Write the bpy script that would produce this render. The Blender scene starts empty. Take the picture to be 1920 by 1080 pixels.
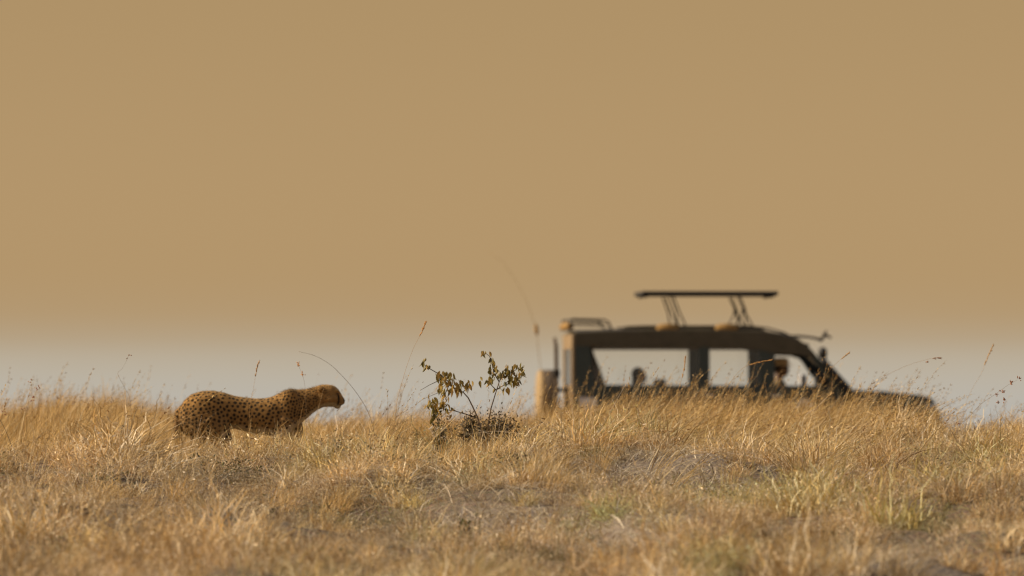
import bpy, bmesh, math, random
import numpy as np
from mathutils import Vector, Matrix, kdtree

SC = bpy.context.scene
COL = SC.collection
RNG = np.random.default_rng(11)
R = math.radians

# ----------------------------------------------------------------- camera
# eye of the camera is the origin; +y runs away from it, +x to the right.
FOCAL, EYE_PX = 400.0, 830.0                # a long lens; the eye level lies at row 830 of 1080
K = 36.0 / FOCAL / 1920.0
PITCH = math.atan((EYE_PX - 540.0) * K)
cam_data = bpy.data.cameras.new('camera')
cam = bpy.data.objects.new('camera', cam_data)
COL.objects.link(cam)
cam.location = (0, 0, 0)
cam.rotation_euler = (math.pi / 2 + PITCH, 0, 0)
cam_data.lens = FOCAL
cam_data.sensor_width = 36.0
cam_data.clip_start = 1.0
cam_data.clip_end = 20000.0
cam_data.dof.use_dof = True
cam_data.dof.focus_distance = 73.5
cam_data.dof.aperture_fstop = 5.4
SC.camera = cam

# ----------------------------------------------------------------- sky, sun, exposure
SUN_EL, SUN_AZ = R(28.0), R(-89.0)           # azimuth from +y towards +x: low, from the left
world = bpy.data.worlds.new('World')
SC.world = world
world.use_nodes = True
nt = world.node_tree
nt.nodes.clear()
w_out = nt.nodes.new('ShaderNodeOutputWorld')
w_mix = nt.nodes.new('ShaderNodeMixShader')
w_sky = nt.nodes.new('ShaderNodeTexSky')
w_sky.sky_type = 'NISHITA'
w_sky.sun_disc = False
w_sky.sun_elevation = SUN_EL
w_sky.sun_rotation = SUN_AZ
w_sky.air_density = 1.0
w_sky.dust_density = 4.0
w_bg = nt.nodes.new('ShaderNodeBackground')
w_bg.inputs['Strength'].default_value = 0.14
nt.links.new(w_sky.outputs['Color'], w_bg.inputs['Color'])
# dust layer low over the plains: pale and bluish at the very horizon, tan above
w_tc = nt.nodes.new('ShaderNodeTexCoord')
w_sep = nt.nodes.new('ShaderNodeSeparateXYZ')
nt.links.new(w_tc.outputs['Generated'], w_sep.inputs[0])
w_map = nt.nodes.new('ShaderNodeMapRange')
w_map.inputs['From Min'].default_value = 0.0
w_map.inputs['From Max'].default_value = 0.05
nt.links.new(w_sep.outputs['Z'], w_map.inputs['Value'])
w_ramp = nt.nodes.new('ShaderNodeValToRGB')
nt.links.new(w_map.outputs[0], w_ramp.inputs[0])


def srgb(r, g, b):
    f = lambda c: (c / 255 / 12.92) if c <= 10 else (((c / 255) + 0.055) / 1.055) ** 2.4
    return (f(r), f(g), f(b), 1.0)


def el(px):
    return math.sin((EYE_PX - px) * K) / 0.05


cr = w_ramp.color_ramp
cr.interpolation = 'B_SPLINE'
stops = [(840, (172, 173, 173)), (780, (184, 180, 172)), (715, (187, 178, 162)), (670, (185, 172, 151)), (635, (180, 160, 131)), (585, (179, 151, 112)), (500, (179, 149, 107)), (300, (180, 150, 108)), (0, (174, 145, 103))]
cr.elements[0].position = 0.0
cr.elements[0].color = srgb(*stops[0][1])
cr.elements[1].position = el(stops[-1][0])
cr.elements[1].color = srgb(*stops[-1][1])
for py, c in stops[1:-1]:
    e = cr.elements.new(el(py))
    e.color = srgb(*c)
w_dust = nt.nodes.new('ShaderNodeBackground')
w_dust.inputs['Strength'].default_value = 1.0
nt.links.new(w_ramp.outputs['Color'], w_dust.inputs['Color'])
w_fade = nt.nodes.new('ShaderNodeMapRange')
w_fade.interpolation_type = 'SMOOTHSTEP'
w_fade.inputs['From Min'].default_value = 0.08
w_fade.inputs['From Max'].default_value = 0.75
nt.links.new(w_sep.outputs['Z'], w_fade.inputs['Value'])
nt.links.new(w_fade.outputs[0], w_mix.inputs[0])
nt.links.new(w_dust.outputs[0], w_mix.inputs[1])
nt.links.new(w_bg.outputs[0], w_mix.inputs[2])
nt.links.new(w_mix.outputs[0], w_out.inputs['Surface'])

sun_data = bpy.data.lights.new('sun', 'SUN')
sun_data.energy = 5.0
sun_data.angle = R(0.8)
sun_data.color = (1.0, 0.83, 0.60)
sun = bpy.data.objects.new('sun', sun_data)
COL.objects.link(sun)
to_sun = Vector((math.sin(SUN_AZ) * math.cos(SUN_EL), math.cos(SUN_AZ) * math.cos(SUN_EL), math.sin(SUN_EL)))
sun.rotation_euler = to_sun.to_track_quat('Z', 'Y').to_euler()
sun.location = to_sun * 200

SC.view_settings.view_transform = 'Standard'
SC.view_settings.look = 'None'
SC.view_settings.gamma = 1.0
SC.view_settings.exposure = 0.0
SC.view_settings.use_curve_mapping = False
SC.render.engine = 'CYCLES'
SC.cycles.max_bounces = 6
SC.cycles.diffuse_bounces = 3
SC.cycles.glossy_bounces = 2
SC.cycles.transmission_bounces = 4
SC.cycles.transparent_max_bounces = 8
SC.cycles.use_denoising = True
SC.cycles.denoising_prefilter = 'ACCURATE'
SC.cycles.filter_width = 1.25
SC.cycles.denoiser = 'OPENIMAGEDENOISE'
SC.cycles.denoising_input_passes = 'RGB_ALBEDO_NORMAL'


# ----------------------------------------------------------------- helpers
def at(px, py, d):
    """point at distance d seen at pixel (px, py) of the 1920x1080 photograph"""
    return np.array([(px - 960.0) * K * d, d, (EYE_PX - py) * K * d])


def vnoise(x, y, seed=0):
    """smooth value noise in 0..1"""
    x = np.asarray(x, float)
    y = np.asarray(y, float)
    xi, yi = np.floor(x).astype(np.int64), np.floor(y).astype(np.int64)
    xf, yf = x - xi, y - yi
    u, v = xf * xf * (3 - 2 * xf), yf * yf * (3 - 2 * yf)

    def h(a, b):
        n = (a * 374761393 + b * 668265263 + seed * 974634777) & 0x7fffffff
        n = ((n ^ (n >> 13)) * 1274126177) & 0x7fffffff
        return ((n ^ (n >> 16)) & 0xffff) / 65535.0
    return (h(xi, yi) * (1 - u) + h(xi + 1, yi) * u) * (1 - v) + (h(xi, yi + 1) * (1 - u) + h(xi + 1, yi + 1) * u) * v


def fbm(x, y, seed=0, oct=3):
    s, a, t = 0, 1, 0
    for i in range(oct):
        s = s + a * vnoise(x * 2 ** i, y * 2 ** i, seed + i * 7)
        t += a
        a *= .5
    return s / t


TY = np.array([-200, 0, 20, 40, 50, 55, 58, 62, 66, 70, 76, 83, 92, 100, 106, 112, 122, 135, 148, 165, 220, 400, 1000, 3000, 9000], float)
TZ = np.array([-2.6, -1.62, -1.35, -.98, -.76, -.63, -.54, -.40, -.30, -.225, -.150, -.122, -.085, -.04, -.03, -.09, -.27, -.44, -.52, -.60, -1.1, -3.6, -12, -24, -55], float)


def mound(x, y):
    return fbm(x * 1.25, y * .30, 9, 2)


BANKS = [((1255 - 960) * K * 72, 72.0, .66, .12), ((950 - 960) * K * 63, 63.0, .52, .09), ((1180 - 960) * K * 61, 61.0, .35, .06), ((1640 - 960) * K * 54.5, 54.5, .8, .03)]


def terrain(x, y):
    x = np.asarray(x, float)
    y = np.asarray(y, float)
    z = sum(np.interp(y + o, TY, TZ) for o in (-3, -1, 1, 3)) / 4
    near = np.exp(-((y - 75) / 34.0) ** 4)
    calm = 1 - .75 * np.exp(-((x + .12) / .45) ** 2 - ((y - 76) / 3) ** 2) - .6 * np.exp(-((x + 1.75) / 1.0) ** 4 - ((y - 79) / 4) ** 4)
    for bx, by, w, amp in BANKS[:2]:
        calm = calm * (1 - .85 * np.exp(-((x - bx) / (w * 1.1)) ** 4 - ((y - by + 4) / 8.0) ** 4))
    rough = near * (1 - .65 * np.clip((y - 84) / 12, 0, 1)) * calm
    z = z + rough * ((fbm(x * .45, y * .12, 3) - .5) * .10 + (mound(x, y) - .5) * .38 + (fbm(x * 3.2, y * 1.1, 5, 2) - .5) * .12)
    # low broken banks where the soil shows
    for bx, by, w, amp in BANKS:
        z = z + amp * np.exp(-((x - bx) / w) ** 4) * (np.clip((y - by) / 1.3, -1, 1) * np.exp(-((y - by) / np.where(y < by, 8.0, 5.0)) ** 2))
    # swells of the ridge line
    for (px, d, amp, sx, sy) in ((150, 101, .10, .9, 6), (500, 101, -.05, .9, 7), (1795, 101, -.13, .28, 12), (1865, 97, .0, .3, 5), (1920, 101, -.08, .3, 8)):
        z = z + amp * np.exp(-((x - (px - 960) * K * d) / sx) ** 2 - ((y - d) / sy) ** 2)
    # the hollow the cheetah walks through
    z = z - .165 * np.exp(-((x + 1.83) / 1.05) ** 4 - ((y - 83.2) / 2.6) ** 2)
    return z


def tz(x, y):
    return float(terrain(np.array([x]), np.array([y]))[0])


def tag(o, label=None, cat=None, group=None, kind=None):
    if label:
        o['label'] = label
    if cat:
        o['category'] = cat
    if group:
        o['group'] = group
    if kind:
        o['kind'] = kind
    return o


def empty(name, loc=(0, 0, 0), rz=0.0):
    o = bpy.data.objects.new(name, None)
    COL.objects.link(o)
    o.location = loc
    o.rotation_euler = (0, 0, rz)
    o.empty_display_size = .2
    return o


def link(name, me, mat=None, parent=None, smooth=False):
    if mat is not None and not me.materials:
        me.materials.append(mat)
    if smooth:
        me.polygons.foreach_set('use_smooth', [True] * len(me.polygons))
    o = bpy.data.objects.new(name, me)
    COL.objects.link(o)
    if parent is not None:
        o.parent = parent
    return o


def from_arrays(name, verts, quads, cols=None, attr='col'):
    me = bpy.data.meshes.new(name)
    me.from_pydata([tuple(v) for v in verts], [], [tuple(f) for f in quads])
    if cols is not None:
        a = me.color_attributes.new(attr, 'FLOAT_COLOR', 'POINT')
        c = np.ones((len(verts), 4), np.float32)
        c[:, :3] = cols
        a.data.foreach_set('color', c.ravel())
    me.update()
    return me


def finish(name, bm, mat, parent=None, smooth=False, bevel=0.0):
    bmesh.ops.recalc_face_normals(bm, faces=bm.faces)
    me = bpy.data.meshes.new(name)
    bm.to_mesh(me)
    bm.free()
    o = link(name, me, mat, parent, smooth)
    if bevel:
        m = o.modifiers.new('bevel', 'BEVEL')
        m.width = bevel
        m.segments = 2
        m.limit_method = 'ANGLE'
    return o


def box(bm, x0, x1, y0, y1, z0, z1):
    v = [bm.verts.new(p) for p in ((x0, y0, z0), (x1, y0, z0), (x1, y1, z0), (x0, y1, z0), (x0, y0, z1), (x1, y0, z1), (x1, y1, z1), (x0, y1, z1))]
    for f in ((0, 3, 2, 1), (4, 5, 6, 7), (0, 1, 5, 4), (1, 2, 6, 5), (2, 3, 7, 6), (3, 0, 4, 7)):
        bm.faces.new([v[i] for i in f])


def prism(bm, pts, y0, y1):
    """polygon in the xz plane carried from y0 to y1"""
    a = [bm.verts.new((x, y0, z)) for x, z in pts]
    b = [bm.verts.new((x, y1, z)) for x, z in pts]
    bm.faces.new(a)
    bm.faces.new(b[::-1])
    n = len(pts)
    for i in range(n):
        j = (i + 1) % n
        bm.faces.new((a[i], a[j], b[j], b[i]))


def rings_to_bm(bm, rings, closed_ends=True):
    vs = [[bm.verts.new(p) for p in ring] for ring in rings]
    n = len(vs[0])
    for a, b in zip(vs, vs[1:]):
        for i in range(n):
            j = (i + 1) % n
            bm.faces.new((a[i], a[j], b[j], b[i]))
    if closed_ends:
        bm.faces.new(vs[0][::-1])
        bm.faces.new(vs[-1])


def tube(bm, pts, radii, n=8):
    """round bar through pts; radii one number or one per point, or (ru, rv) pairs"""
    P = [Vector(p) for p in pts]
    if not hasattr(radii, '__len__'):
        radii = [radii] * len(P)
    rings = []
    up = None
    for i, p in enumerate(P):
        t = (P[min(i + 1, len(P) - 1)] - P[max(i - 1, 0)]).normalized()
        if up is None:
            up = Vector((0, 1, 0)) if abs(t.y) < .9 else Vector((1, 0, 0))
        u = (up - t * up.dot(t)).normalized()
        w = t.cross(u)
        up = u
        r = radii[i]
        ru, rv = r if hasattr(r, '__len__') else (r, r)
        rings.append([p + u * (ru * math.cos(2 * math.pi * k / n)) + w * (rv * math.sin(2 * math.pi * k / n)) for k in range(n)])
    rings_to_bm(bm, rings)


def ellipsoid(bm, c, r, nu=14, nv=10, rot=None):
    m = Matrix.Translation(c) @ (rot or Matrix()) @ Matrix.Diagonal((r[0], r[1], r[2], 1))
    bmesh.ops.create_uvsphere(bm, u_segments=nu, v_segments=nv, radius=1.0, matrix=m)


def lathe_y(bm, prof, c, n=28):
    """profile of (radius, y) turned about the y axis through c"""
    rings = []
    for r, y in prof:
        rings.append([(c[0] + r * math.cos(2 * math.pi * k / n), c[1] + y, c[2] + r * math.sin(2 * math.pi * k / n)) for k in range(n)])
    rings_to_bm(bm, rings)


# ----------------------------------------------------------------- materials
def mat(name, base, rough=.6, metal=0.0, noise=0.0, scale=8.0, base2=None, bump=0.0, spec=.4):
    m = bpy.data.materials.new(name)
    m.use_nodes = True
    t = m.node_tree
    b = t.nodes['Principled BSDF']
    b.inputs['Roughness'].default_value = rough
    b.inputs['Metallic'].default_value = metal
    b.inputs['Specular IOR Level'].default_value = spec
    if base2 is None:
        base2 = tuple(c * (1 + noise) + noise * .02 for c in base)
    tc = t.nodes.new('ShaderNodeTexCoord')
    nz = t.nodes.new('ShaderNodeTexNoise')
    nz.inputs['Scale'].default_value = scale
    nz.inputs['Detail'].default_value = 5
    t.links.new(tc.outputs['Object'], nz.inputs['Vector'])
    mx = t.nodes.new('ShaderNodeMix')
    mx.data_type = 'RGBA'
    mx.inputs['A'].default_value = (*base, 1)
    mx.inputs['B'].default_value = (*base2, 1)
    t.links.new(nz.outputs['Fac'], mx.inputs['Factor'])
    t.links.new(mx.outputs['Result'], b.inputs['Base Color'])
    if bump:
        bp = t.nodes.new('ShaderNodeBump')
        bp.inputs['Strength'].default_value = bump
        bp.inputs['Distance'].default_value = .01
        t.links.new(nz.outputs['Fac'], bp.inputs['Height'])
        t.links.new(bp.outputs[0], b.inputs['Normal'])
    return m


def blade_mat(name, trans=.20, attr='col', tint=True, rough=.55, spec=.25):
    m = bpy.data.materials.new(name)
    m.use_nodes = True
    t = m.node_tree
    b = t.nodes['Principled BSDF']
    out = t.nodes['Material Output']
    b.inputs['Roughness'].default_value = rough
    b.inputs['Specular IOR Level'].default_value = spec
    a = t.nodes.new('ShaderNodeAttribute')
    a.attribute_name = attr
    col = a.outputs['Color']
    if tint:
        i = t.nodes.new('ShaderNodeAttribute')
        i.attribute_type = 'INSTANCER'
        i.attribute_name = 'tint'
        mx = t.nodes.new('ShaderNodeMix')
        mx.data_type = 'RGBA'
        mx.blend_type = 'MULTIPLY'
        mx.inputs['Factor'].default_value = 1.0
        t.links.new(a.outputs['Color'], mx.inputs['A'])
        t.links.new(i.outputs['Color'], mx.inputs['B'])
        col = mx.outputs['Result']
    t.links.new(col, b.inputs['Base Color'])
    tr = t.nodes.new('ShaderNodeBsdfTranslucent')
    t.links.new(col, tr.inputs['Color'])
    ms = t.nodes.new('ShaderNodeMixShader')
    ms.inputs[0].default_value = trans
    t.links.new(b.outputs[0], ms.inputs[1])
    t.links.new(tr.outputs[0], ms.inputs[2])
    t.links.new(ms.outputs[0], out.inputs['Surface'])
    return m


M_GRASS = blade_mat('dry_grass_blades')
M_STALK = blade_mat('grass_stalks', tint=False)
M_LEAF = blade_mat('leaves', trans=.25, tint=False, rough=.45, spec=.35)


def ground_material():
    m = bpy.data.materials.new('dry_soil')
    m.use_nodes = True
    t = m.node_tree
    b = t.nodes['Principled BSDF']
    b.inputs['Roughness'].default_value = .95
    b.inputs['Specular IOR Level'].default_value = .1
    tc = t.nodes.new('ShaderNodeTexCoord')
    n1 = t.nodes.new('ShaderNodeTexNoise')
    n1.inputs['Scale'].default_value = 1.3
    n1.inputs['Detail'].default_value = 6
    n2 = t.nodes.new('ShaderNodeTexNoise')
    n2.inputs['Scale'].default_value = 28
    n2.inputs['Detail'].default_value = 4
    t.links.new(tc.outputs['Object'], n1.inputs['Vector'])
    t.links.new(tc.outputs['Object'], n2.inputs['Vector'])
    r1 = t.nodes.new('ShaderNodeValToRGB')
    r1.color_ramp.elements[0].position = .35
    r1.color_ramp.elements[0].color = (.12, .09, .058, 1)
    r1.color_ramp.elements[1].position = .7
    r1.color_ramp.elements[1].color = (.21, .155, .095, 1)
    t.links.new(n1.outputs['Fac'], r1.inputs[0])
    mx = t.nodes.new('ShaderNodeMix')
    mx.data_type = 'RGBA'
    mx.blend_type = 'OVERLAY'
    mx.inputs['Factor'].default_value = .6
    t.links.new(r1.outputs['Color'], mx.inputs['A'])
    t.links.new(n2.outputs['Color'], mx.inputs['B'])
    ba = t.nodes.new('ShaderNodeAttribute')
    ba.attribute_name = 'bare'
    pale = t.nodes.new('ShaderNodeMix')
    pale.data_type = 'RGBA'
    pale.inputs['A'].default_value = (.19, .155, .125, 1)
    pale.inputs['B'].default_value = (.42, .335, .25, 1)
    t.links.new(n2.outputs['Fac'], pale.inputs['Factor'])
    m2 = t.nodes.new('ShaderNodeMix')
    m2.data_type = 'RGBA'
    t.links.new(ba.outputs['Fac'], m2.inputs['Factor'])
    t.links.new(mx.outputs['Result'], m2.inputs['A'])
    t.links.new(pale.outputs['Result'], m2.inputs['B'])
    t.links.new(m2.outputs['Result'], b.inputs['Base Color'])
    bp = t.nodes.new('ShaderNodeBump')
    bp.inputs['Distance'].default_value = .03
    t.links.new(n2.outputs['Fac'], bp.inputs['Height'])
    t.links.new(bp.outputs[0], b.inputs['Normal'])
    return m


# ----------------------------------------------------------------- the ground
def build_ground():
    xs = np.concatenate([-np.geomspace(9000, 9, 34), np.arange(-8.8, 8.81, .12), np.geomspace(9, 9000, 34)])
    ys = np.concatenate([np.linspace(-200, 36, 14), np.arange(40, 122, .4), np.arange(123, 170, 2), np.geomspace(172, 9000, 40)])
    X, Y = np.meshgrid(xs, ys)
    Z = terrain(X, Y)
    nx, ny = len(xs), len(ys)
    v = np.stack([X.ravel(), Y.ravel(), Z.ravel()], 1)
    i = np.arange(nx * ny).reshape(ny, nx)
    q = np.stack([i[:-1, :-1].ravel(), i[:-1, 1:].ravel(), i[1:, 1:].ravel(), i[1:, :-1].ravel()], 1)
    bb = bareness(X.ravel(), Y.ravel())
    o = link('ground', from_arrays('ground', v, q, np.repeat(bb[:, None], 3, 1), 'bare'), ground_material(), smooth=True)
    tag(o, kind='structure')


# ----------------------------------------------------------------- grass
PAL_STRAW = [(.58, .45, .245), (.52, .385, .19), (.68, .55, .335), (.42, .30, .14), (.56, .42, .235), (.26, .175, .08)]
PAL_GOLD = [(.54, .365, .135), (.47, .305, .105), (.61, .43, .18), (.38, .24, .085), (.52, .34, .12)]
PAL_GREY = [(.60, .50, .33), (.74, .64, .46), (.50, .40, .25), (.28, .21, .125)]
PAL_RUST = [(.32, .19, .075), (.24, .135, .055), (.40, .245, .095)]
PAL_GREEN = [(.17, .15, .05), (.22, .185, .065), (.125, .12, .04), (.34, .265, .12)]
PAL_DARK = [(.10, .085, .04), (.13, .10, .05), (.075, .07, .035)]


def blade_arrays(rng, n, h, w, rad, lean, wind, pal, seg=4, droop=.45, heads=0.0, head_pal=PAL_RUST, kink=0.0):
    hh = rng.uniform(h[0], h[1], n) * rng.uniform(.75, 1.1, n)
    r = rad * np.sqrt(rng.uniform(0, 1, n))
    a = rng.uniform(0, 2 * np.pi, n)
    base = np.stack([r * np.cos(a), r * np.sin(a), np.full(n, -.025)], 1)
    az = np.where(rng.uniform(0, 1, n) < .6, a + rng.normal(0, .7, n), rng.uniform(0, 2 * np.pi, n))
    lm = np.abs(rng.normal(lean[0], lean[1], n))
    d = np.stack([np.cos(az) * lm + wind[0] + rng.normal(0, .12, n), np.sin(az) * lm + wind[1] + rng.normal(0, .12, n)], 1)
    dm = np.linalg.norm(d, axis=1)
    t = np.linspace(0, 1, seg + 1)
    hor = .35 * t[None] + .65 * t[None] ** 2
    cur = np.zeros((n, seg + 1, 3))
    cur[:, :, 0] = base[:, 0:1] + d[:, 0:1] * hor * hh[:, None]
    cur[:, :, 1] = base[:, 1:2] + d[:, 1:2] * hor * hh[:, None]
    b = np.clip(droop * dm, 0, .85)
    cur[:, :, 2] = base[:, 2:3] + hh[:, None] * (t[None] - b[:, None] * t[None] ** 2)
    if kink:
        cur[:, 1:, :2] += rng.normal(0, kink, (n, seg, 2)) * hh[:, None, None] * t[1:][None, :, None]
        cur[:, 1:, 2] += rng.normal(0, kink * .5, (n, seg)) * hh[:, None] * t[1:][None]
    wa = rng.uniform(0, 2 * np.pi, n)
    ww = rng.uniform(w[0], w[1], n)
    prof = np.sqrt(np.clip(1.06 - t, .03, 1))
    off = np.stack([np.cos(wa), np.sin(wa), np.zeros(n)], 1)[:, None, :] * (ww[:, None] * prof[None] * .5)[:, :, None]
    L, Rr = cur - off, cur + off
    verts = np.stack([L, Rr], 2).reshape(-1, 3)
    bi = (np.arange(n) * (seg + 1) * 2)[:, None] + (np.arange(seg) * 2)[None]
    quads = np.stack([bi, bi + 1, bi + 3, bi + 2], 2).reshape(-1, 4)
    pal = np.array(pal)
    c = pal[rng.integers(0, len(pal), n)] * rng.uniform(.75, 1.2, (n, 1))
    cols = np.repeat(c, (seg + 1) * 2, 0)
    if heads > 0:
        hp = np.array(head_pal)
        sel = np.where(rng.uniform(0, 1, n) < heads)[0]
        V, Q, C = [verts], [quads], [cols]
        base_i = len(verts)
        for s in sel:
            m = rng.integers(7, 15)
            tt = rng.uniform(.74, 1.0, m)
            colr = hp[rng.integers(0, len(hp))]
            f = tt * seg
            i0 = np.clip(f.astype(int), 0, seg - 1)
            fr = (f - i0)[:, None]
            p = cur[s, i0] * (1 - fr) + cur[s, i0 + 1] * fr
            tang = cur[s, -1] - cur[s, -2]
            tang = tang / (np.linalg.norm(tang) + 1e-9)
            dr = tang + rng.normal(0, .38, (m, 3))
            dr /= np.linalg.norm(dr, axis=1, keepdims=True)
            ln = rng.uniform(.012, .026, m)[:, None]
            sd = np.cross(dr, rng.normal(0, 1, (m, 3)))
            sd /= np.linalg.norm(sd, axis=1, keepdims=True)
            sw = rng.uniform(.0022, .0038, m)[:, None]
            q = np.stack([p, p + dr * ln * .45 + sd * sw, p + dr * ln, p + dr * ln * .45 - sd * sw], 1).reshape(-1, 3)
            V.append(q)
            Q.append(base_i + np.arange(m * 4).reshape(m, 4))
            C.append(np.repeat(colr * rng.uniform(.8, 1.25, (m, 1)), 4, 0))
            base_i += m * 4
        verts, quads, cols = np.concatenate(V), np.concatenate(Q), np.concatenate(C)
    return verts, quads, cols


def flecks(rng, n, rad, z, ln, pal, wid=.28):
    """dry florets and broken leaf bits caught in the tuft"""
    r = rad * np.sqrt(rng.uniform(0, 1, n))
    a = rng.uniform(0, 2 * np.pi, n)
    p = np.stack([r * np.cos(a), r * np.sin(a), rng.uniform(z[0], z[1], n)], 1)
    d = rng.normal(0, 1, (n, 3))
    d /= np.linalg.norm(d, axis=1, keepdims=True)
    sd = np.cross(d, rng.normal(0, 1, (n, 3)))
    sd /= np.linalg.norm(sd, axis=1, keepdims=True)
    L = rng.uniform(ln[0], ln[1], n)[:, None]
    v = np.stack([p, p + d * L * .5 + sd * L * wid * .5, p + d * L, p + d * L * .5 - sd * L * wid * .5], 1).reshape(-1, 3)
    pal = np.array(pal)
    c = np.repeat(pal[rng.integers(0, len(pal), n)] * rng.uniform(.8, 1.2, (n, 1)), 4, 0)
    return v, np.arange(n * 4).reshape(n, 4), c


def join_arrays(parts):
    V, Q, C, n = [], [], [], 0
    for v, q, c in parts:
        V.append(v)
        Q.append(q + n)
        C.append(c)
        n += len(v)
    return np.concatenate(V), np.concatenate(Q), np.concatenate(C)


def template(name, parts):
    v, q, c = join_arrays(parts)
    me = from_arrays(name, v, q, c)
    me.materials.append(M_GRASS)
    return bpy.data.objects.new(name, me)        # source for the nodes, not linked to the scene


def scatter(name, pts, rot, scl, tint, idx, temps, label, cat):
    n = len(pts)
    me = bpy.data.meshes.new(name)
    me.vertices.add(n)
    me.vertices.foreach_set('co', np.asarray(pts, np.float32).ravel())

    def put(nm, typ, key, data):
        a = me.attributes.new(nm, typ, 'POINT')
        a.data.foreach_set(key, np.ascontiguousarray(data).ravel())
    put('rot', 'FLOAT_VECTOR', 'vector', rot.astype(np.float32))
    put('scl', 'FLOAT_VECTOR', 'vector', scl.astype(np.float32))
    put('tint', 'FLOAT_COLOR', 'color', np.concatenate([tint, np.ones((n, 1))], 1).astype(np.float32))
    put('idx', 'INT', 'value', idx.astype(np.int32))
    ng = bpy.data.node_groups.new(name + '_nodes', 'GeometryNodeTree')
    ng.interface.new_socket('Geometry', in_out='INPUT', socket_type='NodeSocketGeometry')
    ng.interface.new_socket('Geometry', in_out='OUTPUT', socket_type='NodeSocketGeometry')
    N, Lk = ng.nodes, ng.links
    gi, go = N.new('NodeGroupInput'), N.new('NodeGroupOutput')
    iop = N.new('GeometryNodeInstanceOnPoints')
    jn = N.new('GeometryNodeJoinGeometry')
    for tm in temps:
        oi = N.new('GeometryNodeObjectInfo')
        oi.inputs['Object'].default_value = tm
        g2i = N.new('GeometryNodeGeometryToInstance')
        Lk.new(oi.outputs['Geometry'], g2i.inputs[0])
        Lk.new(g2i.outputs[0], jn.inputs[0])

    def att(nm, typ):
        a = N.new('GeometryNodeInputNamedAttribute')
        a.data_type = typ
        a.inputs['Name'].default_value = nm
        return [s for s in a.outputs if s.enabled and s.name == 'Attribute'][0]
    Lk.new(gi.outputs[0], iop.inputs['Points'])
    Lk.new(jn.outputs[0], iop.inputs['Instance'])
    iop.inputs['Pick Instance'].default_value = True
    Lk.new(att('idx', 'INT'), iop.inputs['Instance Index'])
    e2r = N.new('FunctionNodeEulerToRotation')
    Lk.new(att('rot', 'FLOAT_VECTOR'), e2r.inputs[0])
    Lk.new(e2r.outputs[0], iop.inputs['Rotation'])
    Lk.new(att('scl', 'FLOAT_VECTOR'), iop.inputs['Scale'])
    Lk.new(iop.outputs[0], go.inputs[0])
    o = link(name, me)
    md = o.modifiers.new('scatter', 'NODES')
    md.node_group = ng
    tag(o, label, cat, kind='stuff')
    return o


def sow(density, y0, y1, margin, seed):
    """random points (per square metre) in the strip of land the lens takes in, with a margin either side"""
    rng = np.random.default_rng(seed)
    half1 = 960 * K * y1 + margin
    n = int(density * (y1 - y0) * 2 * half1)
    y = rng.uniform(y0, y1, n)
    x = rng.uniform(-half1, half1, n)
    k = np.abs(x) < 960 * K * y + margin
    return x[k], y[k], rng


def px_of(x, y):
    return x / (K * y) + 960


def soft(v, a, b):
    t = np.clip((v - a) / (b - a), 0, 1)
    return t * t * (3 - 2 * t)


# bare places: (x, y, half width, half depth)
BARE = [((1255 - 960) * K * 72, 69.6, .74, 4.2), ((950 - 960) * K * 63, 61.8, .40, 1.9), ((1180 - 960) * K * 61, 60.0, .38, 1.6), ((1640 - 960) * K * 54.5, 54.0, .7, 1.0), ((1500 - 960) * K * 67, 67, .3, 1.0)]


def bareness(x, y):
    b = np.zeros_like(x)
    for bx, by, wx, wy in BARE:
        b = np.maximum(b, np.exp(-(((x - bx) / wx) ** 2 + ((y - by) / wy) ** 2) ** 1.5))
    return b


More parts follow.
